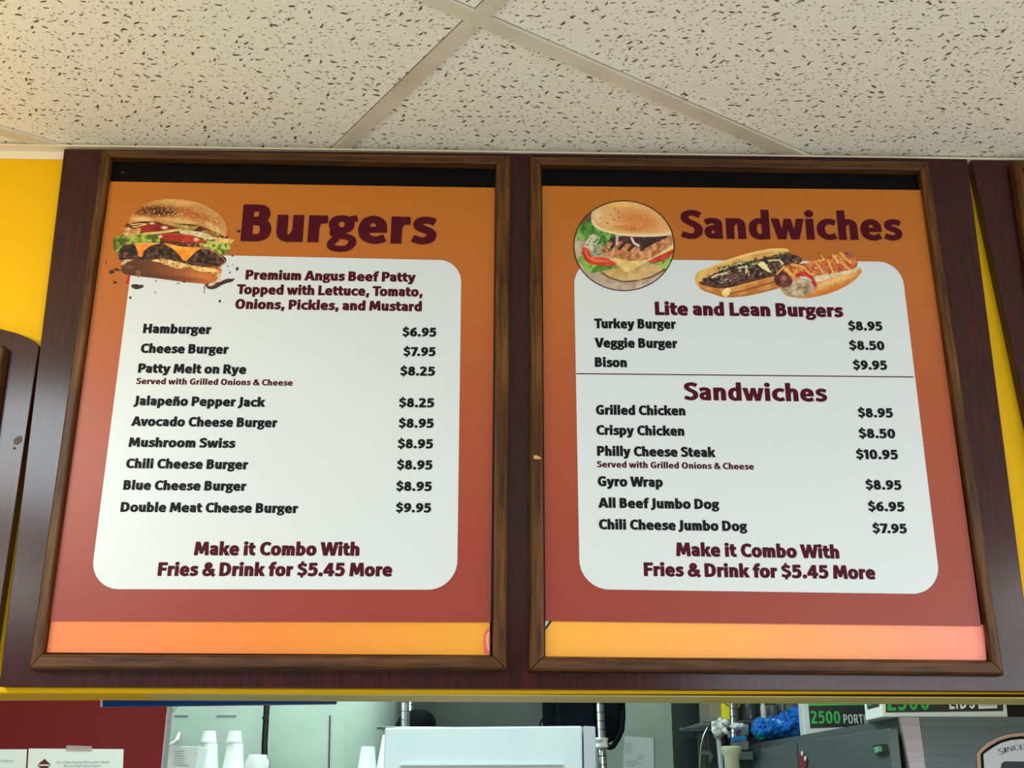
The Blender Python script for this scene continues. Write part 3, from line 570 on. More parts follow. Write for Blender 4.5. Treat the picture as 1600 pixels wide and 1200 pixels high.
class Pic:
    def __init__(q, x0, y0, x1, y1, ox, oy, sc, n=1.9):
        q.nx, q.ny = int((x1 - x0) * n), int((y1 - y0) * n); q.xs = np.linspace(x0, x1, q.nx + 1); q.ys = np.linspace(y0, y1, q.ny + 1)
        q.PX, q.PY = np.meshgrid((q.xs[:-1] + q.xs[1:]) / 2, (q.ys[:-1] + q.ys[1:]) / 2)
        q.X, q.Y = (q.PX - ox) * sc, (q.PY - oy) * sc; q.col = np.zeros(q.X.shape + (3,)); q.a = np.zeros(q.X.shape, bool); q.sc = sc
    def spline(q, P):
        P = np.array(P, float); n = len(P); out = []
        for i in range(n):
            a, b, c, d = P[i - 1], P[i], P[(i + 1) % n], P[(i + 2) % n]
            for t in (0, .25, .5, .75): out.append(.5 * (2 * b + (c - a) * t + (2 * a - 5 * b + 4 * c - d) * t * t + (-a + 3 * b - 3 * c + d) * t ** 3))
        return np.array(out)
    def mask(q, P, jit=0, smooth=True, seed=3):
        P = q.spline(P) if smooth else np.array(P, float); X, Y = q.X, q.Y
        if jit: X = X + (vnoise(q.X, q.Y, jit * 2.2, seed) - .5) * jit * 2; Y = Y + (vnoise(q.X, q.Y, jit * 2.2, seed + 5) - .5) * jit * 2
        m_ = np.zeros(X.shape, int)
        for i in range(len(P)):
            p, r = P[i - 1], P[i]
            if p[1] == r[1]: continue
            c = (Y >= min(p[1], r[1])) & (Y < max(p[1], r[1])); m_ += c & (X < p[0] + (Y - p[1]) * (r[0] - p[0]) / (r[1] - p[1]))
        return m_ % 2 == 1
    def put(q, m_, c, c2=None, t=None, add=True):
        c = np.array(c, float)
        v = c if c2 is None else c + (np.array(c2, float) - c) * np.clip(t, 0, 1)[..., None]
        v = np.broadcast_to(v, q.col.shape); q.col[m_] = v[m_]
        if add: q.a |= m_
    def poly(q, P, c, c2=None, s=60, lo=.3, hi=.7, jit=0, seed=1, smooth=True, add=True):
        m_ = q.mask(P, jit, smooth, seed); q.put(m_, c, c2, (fbm(q.X, q.Y, s, seed) - lo) / (hi - lo) if c2 is not None else None, add); return m_
    def soft(q, x, y, rx, ry, c, k=1.0, within=None, ang=0):
        dx, dy = q.X - x, q.Y - y; ca, sa = math.cos(ang), math.sin(ang); dx, dy = dx * ca + dy * sa, -dx * sa + dy * ca
        w = np.clip(1.5 * (1 - np.sqrt((dx / rx) ** 2 + (dy / ry) ** 2)), 0, 1) * k
        if within is not None: w = w * within
        q.col = q.col * (1 - w[..., None]) + np.array(c, float) * w[..., None]
    def line(q, P, wd, c, k=1.0, within=None, add=False):
        P = np.array(P, float); D = np.full(q.X.shape, 1e9)
        for a, b in zip(P[:-1], P[1:]):
            v = b - a; t = np.clip(((q.X - a[0]) * v[0] + (q.Y - a[1]) * v[1]) / max(v @ v, 1e-6), 0, 1); D = np.minimum(D, np.hypot(q.X - a[0] - t * v[0], q.Y - a[1] - t * v[1]))
        w = np.clip((wd - D) / (wd * .5), 0, 1) * k
        if within is not None: w = w * within
        q.col = q.col * (1 - w[..., None]) + np.array(c, float) * w[..., None]
        if add: q.a |= D < wd
    def emit(q, name, parent, y, label=None):
        gx, gy = np.meshgrid(q.xs, q.ys); nx = q.nx + 1
        d0 = RM @ np.array([1 / FPX, 0, 0]); d2 = RM @ np.array([0, 0, -1 / FPX])
        D = RM[:, 1][None, None] + (gx[..., None] - 800) * d0 + (gy[..., None] - 600) * d2; T = (y - CAM[1]) / D[..., 1]
        P = (CAM + D * T[..., None]).reshape(-1, 3)
        I, J = np.nonzero(q.a); F = np.stack([I * nx + J, (I + 1) * nx + J, (I + 1) * nx + J + 1, I * nx + J + 1], 1)
        use, inv = np.unique(F.ravel(), return_inverse=True); F = inv.reshape(-1, 4); P = P[use]
        c = P.mean(0); me = bpy.data.meshes.new(name); me.vertices.add(len(P)); me.vertices.foreach_set('co', (P - c).ravel())
        me.loops.add(len(F) * 4); me.loops.foreach_set('vertex_index', F.ravel().astype(np.int32)); me.polygons.add(len(F))
        me.polygons.foreach_set('loop_start', np.arange(0, len(F) * 4, 4, dtype=np.int32))
        me.update(); at_ = me.color_attributes.new('ink', 'FLOAT_COLOR', 'CORNER')
        col = np.clip(q.col[I, J] / 255, 0, 1); col = np.where(col <= .04045, col / 12.92, ((col + .055) / 1.055) ** 2.4)
        cc = np.ones((len(F), 4, 4), np.float32); cc[:, :, :3] = col[:, None, :]; at_.data.foreach_set('color', cc.ravel())
        me.materials.append(PRINT); o = bpy.data.objects.new(name, me); C.objects.link(o); o.parent = parent; o.location = Vector(c.tolist()) - wloc(parent)
        if label: o['label'] = label
        return o

# burger with sesame bun on the left poster
b = Pic(160, 305, 378, 465, 165, 300, 7.5)
b.poly([(210, 480), (300, 350), (900, 330), (1400, 500), (1430, 640), (1300, 700), (500, 700), (180, 600)], (58, 28, 16), (96, 54, 30), 40)
L1 = [(80, 520), (130, 508), (200, 495), (300, 505), (420, 480), (620, 505), (610, 600), (350, 625), (200, 650), (150, 700), (120, 690), (100, 640), (82, 590)]
m1 = b.poly(L1, (66, 84, 24), (170, 182, 74), 42, .3, .66, 16, 5)
b.poly([(1120, 560), (1300, 560), (1400, 590), (1450, 640), (1440, 700), (1400, 745), (1330, 725), (1230, 670), (1100, 640)], (70, 92, 26), (190, 200, 100), 36, .3, .66, 14, 6)
b.poly([(360, 430), (430, 390), (520, 368), (650, 375), (810, 398), (860, 420), (780, 452), (640, 468), (430, 478)], (118, 16, 16), (150, 36, 28), 80)
b.soft(690, 418, 55, 26, (246, 214, 186)); b.soft(545, 368, 50, 16, (240, 196, 150))
b.poly([(455, 476), (620, 462), (800, 436), (880, 430), (884, 450), (740, 476), (600, 492), (480, 496)], (220, 205, 128), (196, 176, 92), 40)
b.poly([(640, 360), (820, 372), (1010, 400), (1090, 395), (1040, 440), (960, 450), (860, 420)], (206, 182, 110), (150, 128, 60), 40)
b.poly([(880, 448), (1000, 452), (1150, 478), (1290, 540), (1200, 556), (1000, 505), (880, 486)], (228, 218, 180), (196, 180, 130), 40)
b.poly([(1120, 460), (1250, 450), (1360, 500), (1300, 520), (1180, 490)], (126, 82, 34), (196, 150, 80), 30)
t2 = b.poly([(606, 515), (660, 492), (800, 488), (950, 498), (1100, 545), (1185, 578), (1140, 604), (950, 592), (750, 572), (630, 545)], (158, 30, 22), (182, 56, 34), 90)
b.soft(640, 522, 38, 24, (246, 196, 176)); b.soft(1062, 556, 46, 34, (238, 190, 170)); b.line([(640, 500), (800, 492), (960, 503), (1100, 548)], 6, (214, 110, 80), .6)
b.poly([(1280, 528), (1400, 540), (1510, 562), (1490, 592), (1425, 612), (1300, 572)], (238, 206, 130), (206, 160, 80), 26, jit=8)
b.poly([(195, 485), (250, 412), (320, 432), (400, 420), (415, 470), (330, 505), (240, 510)], (232, 196, 140), (168, 108, 50), 36, .35, .7, 10)
b.poly([(165, 430), (240, 410), (260, 428), (200, 446)], (200, 110, 50), None)
b.line([(300, 385), (400, 372), (480, 376), (380, 402), (320, 410)], 9, (222, 190, 120))
for k in range(26):
    x, y = random.uniform(640, 1230), random.uniform(585, 640); b.line([(x, y), (x + random.uniform(-50, 50), y + random.uniform(-25, 25))], 4, random.choice(((206, 160, 90), (120, 60, 40), (230, 200, 140), (80, 30, 30))), .8)
pt = b.poly([(150, 720), (165, 670), (215, 625), (330, 605), (600, 603), (900, 640), (1150, 658), (1330, 722), (1412, 790), (1380, 845), (1290, 895), (1150, 868), (950, 822), (700, 795), (500, 805), (380, 800), (180, 800)], (30, 16, 14), (116, 76, 58), 34, .36, .76, 8, 8)
for k in range(150):
    x, y = random.uniform(170, 1400), random.uniform(620, 880); b.soft(x, y, random.uniform(6, 16), random.uniform(4, 10), random.choice(((150, 108, 84), (90, 56, 44), (24, 12, 12), (18, 10, 10))), .75, pt, random.uniform(-.5, .8))
b.poly([(348, 603), (480, 598), (640, 600), (560, 622), (500, 648), (462, 680), (440, 712), (434, 748), (405, 762), (378, 740), (372, 690), (352, 640)], (216, 108, 30), (240, 150, 60), 60)
b.line([(352, 606), (620, 602)], 7, (246, 178, 96)); b.line([(404, 745), (420, 700)], 7, (250, 190, 110), .8)
b.poly([(690, 600), (760, 612), (900, 640), (1110, 650), (1050, 700), (990, 765), (930, 816), (895, 785), (850, 722), (770, 655), (700, 615)], (232, 136, 30), (250, 176, 70), 90)
b.line([(690, 600), (770, 640), (850, 715), (925, 812), (990, 762), (1060, 690), (1120, 656), (1200, 666), (1300, 716), (1370, 772), (1410, 822), (1300, 892)], 7, (226, 150, 80), .85, add=True)
b.poly([(200, 790), (500, 790), (700, 770), (900, 800), (1300, 870), (1330, 940), (1200, 960), (900, 900), (500, 850), (220, 850)], (60, 34, 22), (120, 80, 46), 30)
bb = b.mask([(180, 858), (190, 915), (225, 962), (380, 988), (600, 1012), (900, 1052), (1150, 1075), (1250, 1062), (1330, 1000), (1352, 900), (1200, 880), (900, 878), (600, 818), (350, 800), (210, 830)])
b.put(bb, (84, 44, 28), (190, 104, 50), (b.X - 350) / 800 + (fbm(b.X, b.Y, 24, 4) - .5) * .35)
b.soft(380, 935, 34, 26, (176, 120, 90), .7, bb); b.soft(700, 1000, 560, 40, (70, 34, 20), .5, bb, .09); b.soft(280, 880, 90, 22, (150, 108, 88), .5, bb, .1); b.soft(1120, 985, 190, 40, (206, 122, 62), .6, bb, .1)
b.poly([(355, 930), (400, 925), (410, 970), (385, 1002), (360, 975)], (150, 96, 64), (104, 60, 38), 20)
b.poly([(180, 850), (190, 812), (250, 788), (330, 790), (260, 822), (205, 862)], (206, 184, 120), (140, 104, 60), 26)
mm = b.poly([(540, 802), (650, 783), (750, 798), (900, 830), (1010, 862), (1150, 880), (1290, 902), (1345, 950), (1325, 1000), (1275, 965), (1200, 940), (1080, 925), (985, 880), (935, 880), (880, 897), (800, 884), (650, 830)], (240, 204, 132), (196, 150, 84), 46, .35, .75, 7)
b.line([(690, 800), (730, 810), (720, 835), (680, 830), (690, 800)], 7, (120, 74, 30), .8, mm)
for x, y in ((790, 838), (650, 800), (1215, 945), (1290, 950), (840, 868), (1255, 975)): b.soft(x, y, 22, 12, (96, 56, 26), .85)
tb = b.mask([(272, 372), (284, 312), (340, 232), (450, 150), (600, 96), (750, 80), (950, 94), (1100, 128), (1230, 190), (1340, 272), (1398, 350), (1424, 430), (1402, 525), (1330, 482), (1180, 428), (1050, 384), (850, 370), (650, 355), (450, 345), (330, 362)], 5)
ctrY = 560 - 330 * np.clip(1 - ((b.X - 820) / 640) ** 2, 0, 1)
b.put(tb, (206, 152, 84), (178, 118, 58), fbm(b.X, b.Y, 40, 2))
b.soft(620, 225, 330, 85, (84, 34, 12), 1, tb, .04); b.soft(1040, 265, 330, 70, (176, 92, 34), .85, tb, .35); b.soft(430, 230, 130, 50, (110, 50, 18), .8, tb, -.3)
b.soft(860, 120, 380, 46, (222, 176, 108), .7, tb, .1); b.soft(430, 320, 170, 40, (228, 190, 128), .9, tb, .05); b.soft(850, 335, 300, 42, (222, 178, 110), .8, tb, .12); b.soft(1280, 430, 190, 50, (224, 186, 126), .9, tb, .6)
b.soft(1370, 440, 50, 110, (200, 150, 90), .5, tb, -.2)
for k in range(16):
    x = random.uniform(560, 1360); y = 330 + max(0, x - 850) * .22; b.line([(x, y - 60), (x + random.uniform(-10, 10), y + 20)], 4, (150, 92, 44), .5, tb)
n_ = 0
while n_ < 190:
    x, y = random.uniform(300, 1400), random.uniform(95, 420); yl = 285 + max(0, x - 700) * .32
    if y > yl: continue
    n_ += 1; b.soft(x + 3, y + 5, 13, 8, (96, 44, 16), .55, tb, random.uniform(-1, 1)); b.soft(x, y, random.uniform(9, 14), random.uniform(5, 8), (246, 220, 166) if y > 150 else (226, 186, 120), .95, tb, random.uniform(-1, 1))
for P in ([(300, 1095), (340, 1078), (400, 1088), (440, 1090), (440, 1115), (380, 1138), (320, 1130)], [(1170, 1085), (1200, 1070), (1250, 1085), (1310, 1060), (1350, 1050), (1370, 1075), (1330, 1110), (1260, 1140), (1195, 1130)], [(1340, 1060), (1390, 1030), (1430, 1015), (1470, 1018), (1510, 1012), (1495, 1040), (1455, 1060), (1400, 1072), (1360, 1090)],
          [(88, 1045), (138, 1055), (100, 1075)], [(42, 940), (60, 912), (95, 918), (100, 940), (75, 955), (55, 958)], [(90, 905), (125, 890), (150, 905), (185, 915), (150, 925), (110, 918)], [(1525, 895), (1550, 880), (1560, 905), (1535, 925)], [(1445, 940), (1470, 935), (1455, 958)], [(585, 1035), (602, 1050), (590, 1056)],
          [(840, 1070), (865, 1060), (850, 1080)], [(900, 1050), (945, 1050), (920, 1064)], [(570, 1165), (600, 1178), (580, 1182)], [(1145, 1170), (1160, 1165), (1158, 1188)], [(1420, 865), (1440, 862), (1432, 880)], [(1482, 843), (1496, 843), (1490, 856)], [(1465, 745), (1500, 738), (1490, 756)],
          [(1530, 455), (1575, 440), (1576, 475), (1550, 470)], [(0, 815), (15, 820), (5, 840)], [(1518, 620), (1535, 632), (1525, 640)]):
    b.poly(P, (38, 20, 16), (84, 52, 38), 16, jit=3)
b.poly([(1200, 1088), (1290, 1040), (1335, 985), (1340, 1030), (1250, 1100)], (230, 214, 190), (150, 110, 80), 16, jit=4)
b.line([(1165, 1080), (1155, 1150)], 6, (150, 96, 60), 1, add=True); b.poly([(238, 1040), (262, 985), (292, 985), (262, 1068), (245, 1066)], (204, 50, 24), (150, 30, 20), 20)
b.emit('food_picture', posL, YP - .0006, 'printed picture of a cheeseburger with sesame bun')
# small crumbs low on the white field
for (px, py, r) in ((203.5, 465, 2.2), (343.5, 470.5, 2.3), (211, 449, .1)):
    flat('printed_crumb', [(px + r * math.cos(t) * .8, py + r * math.sin(t)) for t in np.linspace(0, 5.5, 8)], YI, text_k, posL)

# round chicken sandwich picture
q = Pic(895, 312, 1056, 457, 890, 305, 7.74)
el = ((q.X - 658) / 613) ** 2 + ((q.Y - 611) / 549) ** 2
q.put(el < 1, (172, 150, 128), (196, 176, 156), fbm(q.X, q.Y, 120, 3))
ci = el < 1
q.poly([(40, 380), (240, 160), (300, 180), (260, 300), (180, 330), (60, 420)], (92, 62, 56), (120, 84, 74), 60)
q.poly([(120, 360), (200, 310), (280, 300), (330, 380), (480, 420), (560, 470), (520, 560), (400, 620), (240, 560), (140, 560), (80, 530), (80, 430)], (44, 104, 34), (130, 176, 84), 60, .3, .7, 18, 4)
q.poly([(80, 560), (180, 560), (260, 640), (180, 700), (110, 720), (70, 650)], (176, 150, 128), (206, 186, 160), 60)
q.poly([(230, 520), (270, 470), (340, 500), (350, 560), (290, 640), (250, 660), (180, 620)], (222, 214, 190), (190, 184, 150), 40, jit=10)
q.poly([(100, 740), (180, 700), (400, 800), (560, 850), (900, 860), (1100, 720), (1240, 680), (1260, 800), (1200, 900), (1100, 910), (880, 920), (560, 900), (500, 960), (380, 930), (240, 930), (140, 850)], (62, 118, 34), (160, 190, 84), 60, .3, .7, 16, 7)
q.poly([(380, 930), (520, 890), (800, 870), (1000, 830), (1110, 880), (1090, 930), (1000, 980), (850, 1030), (650, 1040), (500, 1000)], (216, 184, 126), (186, 146, 88), 70)
q.line([(390, 940), (500, 1008), (650, 1048), (850, 1034), (1000, 985), (1150, 900)], 14, (60, 36, 26), .7, ci)
q.poly([(150, 640), (240, 650), (250, 720), (350, 745), (450, 760), (570, 810), (560, 850), (400, 850), (250, 830), (170, 760)], (196, 46, 22), (232, 96, 56), 60, .3, .8)
q.line([(190, 680), (230, 760), (330, 800), (460, 800)], 12, (244, 140, 100), .7)
q.poly([(930, 790), (1060, 740), (1250, 650), (1250, 700), (1160, 780), (1000, 820)], (178, 44, 34), (206, 80, 60), 50)
q.poly([(560, 760), (480, 770), (560, 820), (680, 930), (820, 870), (1000, 770), (1250, 650), (1260, 600), (1100, 660), (850, 780)], (236, 206, 134), (214, 178, 104), 90)
q.poly([(560, 500), (1150, 490), (1200, 560), (1000, 640), (600, 680), (440, 620), (480, 540)], (52, 28, 28), (90, 50, 46), 50)
ch = q.poly([(400, 620), (450, 560), (560, 580), (620, 560), (760, 600), (900, 640), (1050, 570), (1150, 520), (1240, 500), (1250, 580), (1150, 660), (950, 770), (780, 800), (600, 770), (470, 740), (400, 720)], (164, 96, 56), (226, 164, 118), 50, .3, .72, 8, 2)
for k in range(40): x, y = random.uniform(420, 1200), random.uniform(570, 770); q.soft(x, y, random.uniform(14, 34), random.uniform(8, 16), random.choice(((238, 186, 146), (130, 66, 34), (200, 120, 76))), .6, ch, random.uniform(-.6, .2))
for P in ([(490, 660), (550, 570)], [(600, 650), (670, 575)], [(720, 660), (790, 590)], [(870, 660), (960, 580)]): q.line(P, 24, (48, 26, 24), .9)
q.poly([(800, 520), (1150, 490), (1120, 540), (980, 600), (900, 640), (860, 580)], (44, 26, 30), (76, 44, 46), 30, jit=10)
q.line([(750, 520), (780, 580), (835, 610)], 18, (226, 214, 210)); q.line([(575, 500), (570, 590)], 22, (214, 200, 190), .9)
for k in range(60): x, y = random.gauss(370, 70), random.gauss(580, 70); q.line([(x, y), (x + random.uniform(-34, 34), y + random.uniform(-30, 30))], 7, random.choice(((38, 96, 36), (90, 150, 70), (150, 190, 120), (24, 66, 24))), .8, ci)
for k in range(24): x, y = random.gauss(310, 36), random.gauss(700, 26); q.line([(x, y), (x + random.uniform(-30, 30), y + random.uniform(-26, 26))], 6, random.choice(((60, 120, 60), (170, 200, 150))), .8, ci)
tb = q.mask([(262, 300), (268, 210), (310, 150), (430, 90), (640, 55), (850, 80), (1000, 150), (1120, 240), (1200, 340), (1250, 440), (1230, 470), (1120, 495), (950, 505), (750, 500), (560, 475), (420, 440), (310, 390)])
q.put(tb, (216, 160, 96), (232, 184, 124), fbm(q.X, q.Y, 90, 6)); q.soft(830, 300, 360, 150, (212, 124, 62), .9, tb, .25); q.soft(720, 400, 230, 50, (196, 100, 44), .7, tb, .1); q.soft(620, 110, 240, 50, (244, 190, 104), .8, tb)
q.soft(330, 230, 90, 110, (232, 200, 158), .8, tb); q.line([(275, 320), (330, 395), (430, 435), (560, 470), (750, 488), (950, 490), (1120, 480), (1230, 450)], 26, (240, 214, 170), .9, tb)
for k in range(60):
    x, y = random.uniform(480, 1180), random.uniform(130, 430); q.soft(x + 4, y + 6, 15, 9, (150, 80, 34), .6, tb, .6); q.soft(x, y, 14, 9, (240, 190, 110), .9, tb, .6)
for x, y in ((545, 165), (590, 205), (600, 268), (375, 275), (460, 335), (540, 300), (490, 235)): q.soft(x, y, 14, 10, (90, 50, 24), .8, tb)
q.poly([(440, 1000), (700, 1060), (1000, 1000), (960, 1080), (700, 1150), (500, 1110)], (206, 188, 166), (166, 142, 120), 80)
q.a = el < 1.0; edge = el > .955; q.put(edge & q.a, (40, 16, 16))
q.emit('food_picture', posR, YP - .0006, 'round printed picture of a grilled chicken sandwich')

# cheese steak roll and hot dog picture
h = Pic(1082, 384, 1352, 470, 1080, 380, 5.818)
h.poly([(35, 320), (60, 260), (150, 225), (300, 160), (500, 95), (700, 52), (860, 48), (885, 85), (800, 100), (600, 150), (400, 200), (180, 290), (90, 350), (80, 400), (50, 380)], (226, 184, 104), (206, 154, 76), 60)
h.line([(150, 225), (320, 160), (520, 100), (740, 58), (870, 62)], 16, (240, 206, 132), .8, h.a)
h.poly([(60, 360), (100, 350), (330, 400), (560, 340), (760, 280), (900, 240), (1000, 330), (860, 390), (760, 420), (600, 462), (420, 490), (280, 488), (180, 455), (90, 420)], (214, 146, 76), (184, 108, 46), 60)
h.line([(300, 470), (480, 430), (760, 350)], 7, (120, 62, 30), .9); h.line([(320, 410), (520, 362), (740, 300)], 12, (236, 180, 106), .7); h.line([(120, 430), (300, 482), (470, 478), (760, 412)], 8, (150, 90, 40), .6)
h.poly([(280, 440), (340, 395), (360, 430), (330, 485), (290, 480)], (248, 220, 150), (230, 190, 110), 30)
h.poly([(80, 350), (300, 300), (900, 200), (960, 260), (760, 300), (560, 350), (300, 410), (120, 385)], (60, 34, 24), (110, 66, 40), 26)
ms = h.poly([(90, 340), (200, 280), (400, 210), (600, 150), (800, 110), (960, 110), (1010, 160), (960, 210), (800, 260), (640, 310), (440, 350), (280, 395), (180, 380), (110, 360)], (36, 20, 18), (110, 76, 64), 26, .36, .72, 10, 9)
for k in range(260):
    x = random.uniform(110, 1000); t = (x - 110) / 890; y = 345 - t * 190 + random.uniform(-50, 55)
    h.line([(x, y), (x + random.uniform(-26, 26), y + random.uniform(-16, 16))], random.uniform(4, 8), random.choice(((150, 112, 96), (28, 16, 16), (96, 62, 52), (214, 200, 160), (120, 84, 72), (40, 24, 22))), .85, ms)
for P in ([(190, 310), (230, 290), (330, 270)], [(430, 225), (500, 210), (500, 270)], [(640, 190), (690, 230), (700, 250)], [(540, 190), (620, 180)], [(700, 160), (800, 150), (830, 190)]): h.line(P, 12, (226, 216, 168), .9, ms)
h.poly([(600, 170), (660, 170), (710, 240), (730, 270), (680, 250), (620, 210)], (234, 222, 160), None)
for k in range(90):
    x = random.uniform(240, 900); t = (x - 240) / 660; y = 235 - t * 135 + random.uniform(-22, 22); h.line([(x, y), (x + random.uniform(-22, 22), y + random.uniform(-14, 14))], 6, random.choice(((40, 70, 36), (70, 104, 54), (24, 44, 24))), .9, None, add=True)
# hot dog
h.poly([(780, 330), (820, 430), (870, 478), (1000, 500), (1120, 490), (1300, 440), (1440, 370), (1530, 290), (1552, 240), (1500, 230), (1300, 290), (1100, 340), (900, 400)], (226, 164, 84), (204, 122, 48), 60)
h.soft(1250, 440, 300, 50, (206, 108, 36), .8, h.a, -.36); h.soft(1300, 340, 260, 40, (240, 206, 140), .8, h.a, -.3)
h.poly([(800, 380), (900, 360), (1000, 320), (1110, 350), (1150, 400), (1040, 480), (900, 480), (830, 430)], (206, 190, 160), (140, 108, 80), 50, .3, .8)
h.poly([(1040, 300), (1200, 290), (1340, 250), (1480, 210), (1500, 260), (1300, 310), (1150, 350)], (232, 216, 184), (200, 190, 150), 40)
dg_ = h.poly([(830, 220), (900, 195), (1000, 190), (1150, 150), (1300, 110), (1400, 82), (1470, 100), (1500, 160), (1500, 220), (1350, 260), (1200, 290), (1100, 300), (960, 300), (880, 280)], (176, 74, 34), (226, 140, 84), 30, .3, .72, 8, 3)
for k in range(130):
    x = random.uniform(880, 1480); t = (x - 880) / 600; y = 250 - t * 90 + random.uniform(-50, 50)
    h.soft(x, y, random.uniform(8, 20), random.uniform(6, 12), random.choice(((206, 84, 40), (236, 160, 104), (140, 50, 26), (232, 190, 130), (196, 60, 40))), .8, dg_, random.uniform(-1, 1))
h.soft(1440, 105, 44, 34, (150, 90, 90), 1, h.a)
h.soft(1410, 90, 30, 14, (110, 50, 50), .8, h.a)
dgm = h.poly([(755, 330), (760, 290), (800, 262), (850, 265), (900, 300), (920, 345), (890, 390), (830, 400), (780, 385)], (74, 30, 26), (120, 62, 54), 40); h.soft(842, 318, 40, 34, (176, 120, 116), .8, dgm); h.soft(790, 330, 26, 40, (60, 22, 20), .6, dgm)
for P in ([(780, 280), (840, 215), (900, 290)], [(870, 230), (930, 300), (960, 240)], [(910, 195), (1010, 210), (1080, 280), (1120, 285)], [(1130, 170), (1220, 290), (1240, 270)], [(1180, 110), (1210, 150), (1150, 160)], [(1240, 150), (1300, 290), (1330, 290)], [(1280, 100), (1340, 180), (1310, 120)], [(1350, 80), (1410, 150), (1450, 170)], [(1380, 190), (1440, 240)]):
    h.line(P, 10, (226, 172, 60), 1, add=True); h.line(P, 4, (246, 206, 110), .7)
h.line([(960, 290), (1040, 280), (1100, 320), (1125, 380)], 20, (190, 24, 30), 1); h.line([(1000, 282), (1060, 296), (1100, 340)], 6, (232, 100, 96), .7)
for k in range(26):
    x, y = random.uniform(840, 1130), random.uniform(370, 470); h.line([(x, y), (x + random.uniform(-30, 40), y + random.uniform(-20, 20))], 5, random.choice(((236, 226, 200), (120, 92, 66), (170, 150, 116))), .6, h.a)
for k in range(30):
    x = random.uniform(1130, 1520); y = 470 - (x - 1130) * .45 + random.uniform(-70, 10); h.line([(x, y), (x + random.uniform(-6, 10), y - random.uniform(10, 40))], 4, random.choice(((190, 100, 40), (240, 190, 120))), .45, h.a)
h.emit('food_picture', posR, YP - .0006, 'printed picture of a cheese steak roll and a hot dog')

# ------------------------------------------------------------------ the kitchen seen under the front wall
def steel(name, c, rough, aniso=(2, 2, 260), metal=.85):
    return mat(name, c, rough, metal, noise=(aniso, tuple(int(v * .88) for v in c), .35, .65), bump=((5, 5, 5), .12, .01))
mint = mat('kitchen_wall_panel', (176, 196, 186), .32, noise=((5, 5, 5), (160, 180, 170), .35, .7), bump=((4, 4, 4), .25, .01))
grey_p = mat('kitchen_shaded_panel', (92, 104, 102), .42, noise=((6, 2, 3), (78, 90, 88), .35, .7))  # shade of the recess put into a darker panel colour
chrome = mat('chrome', (200, 206, 208), .18, .95)
dsteel = steel('dark_steel', (92, 104, 106), .38, (3, 3, 200), .25)
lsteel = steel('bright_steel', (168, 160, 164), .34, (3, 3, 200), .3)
whitepl = mat('white_plastic', (226, 232, 232), .4)
foam = mat('white_foam', (222, 230, 228), .6)
black = mat('black_fabric', (6, 8, 13), .95, spec=.1, noise=((20, 20, 20), (16, 22, 30), .3, .7), bump=((30, 30, 30), .4, .004))
blackp = mat('black_plastic', (16, 18, 18), .4)
paper = mat('white_paper', (226, 236, 236), .7)
red = mat('red_panel_paint', (112, 20, 24), .5, spec=.25, noise=((3, 3, 3), (100, 15, 18), .3, .7))
bluep = mat('blue_panel', (4, 38, 92), .6, spec=.1)
greyink = mat('grey_ink', (120, 130, 136), .6); gk = mat('dark_ink', (40, 48, 60), .6)
def G(x0, y0, x1, y1): return [(x0, y0), (x1, y0), (x1, y1), (x0, y1)]
def down(pts, y, z):
    """pixel polyline dropped to height z, as world polygon"""
    T = [at(a, b, y) for a, b in pts]; return T + [np.array((T[-1][0], y, z)), np.array((T[0][0], y, z))]
# walls
ZK = 2.62
kb = 3.3
def wallpc(name, x0, x1, y, m_): o = box(name, (x0, y, 0), (x1, y + .04, ZK), m_); return tag(o, kind='structure')
xa = at(541, 1100, 2.3)[0]; xb = at(862, 1100, 2.9)[0]; xc = at(1062, 1100, 2.7)[0]
wallpc('wall_kitchen_left', -2.6, xa, 2.3, mint)
# the wall curves back behind the shelving
V = []; F = []
for k in range(13):
    a = k / 12 * math.pi / 2; V += [(xa + .14 * math.sin(a), 2.3 + .14 * (1 - math.cos(a)), 0), (xa + .14 * math.sin(a), 2.3 + .14 * (1 - math.cos(a)), ZK)]
V += [(xa + .14, 3.24, 0), (xa + .14, 3.24, ZK)]
for k in range(13): F.append((2 * k, 2 * k + 2, 2 * k + 3, 2 * k + 1))
o = link('wall_kitchen_return', V, F, mint, None, True); tag(o, kind='structure')
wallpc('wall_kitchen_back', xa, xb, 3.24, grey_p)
wallpc('wall_kitchen_middle', xb, xc, 2.9, mint)
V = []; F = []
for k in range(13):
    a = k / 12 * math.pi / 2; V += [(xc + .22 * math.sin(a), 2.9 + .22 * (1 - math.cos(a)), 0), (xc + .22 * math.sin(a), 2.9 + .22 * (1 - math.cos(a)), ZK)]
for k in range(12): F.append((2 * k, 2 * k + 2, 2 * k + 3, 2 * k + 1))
o = link('wall_kitchen_column', V, F, mat('column_shade', (58, 70, 70), .35), None, True); tag(o, kind='structure')  # dark shading of the column put into its colour
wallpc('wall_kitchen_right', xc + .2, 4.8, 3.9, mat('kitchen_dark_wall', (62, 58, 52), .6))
o = box('ceiling_kitchen', (-2.6, WALL_B, ZK), (4.8, 3.9, ZK + .04), mat('kitchen_ceiling', (210, 212, 206), .8)); tag(o, kind='structure')
# panel seams on the left wall
for (px, y0, y1) in ((513.5, 1118, 1200),):
    o = slab('trim_2', [(px + 1, y0), (px + 3, y0), (px + .5, y1 + 30), (px - 1.5, y1 + 30)], 2.296, .004, gk); tag(o, kind='structure')
o = slab('trim_3', G(610.5, 1085, 612.5, 1140), 3.235, .004, gk); tag(o, kind='structure')
for a in (((338, 1117.5), (369, 1118.5)), ((272, 1117.5), (294, 1118.5))):
    o = slab('trim_4', G(a[0][0], a[0][1], a[1][0], a[1][1]), 2.297, .003, greyink); tag(o, kind='structure')
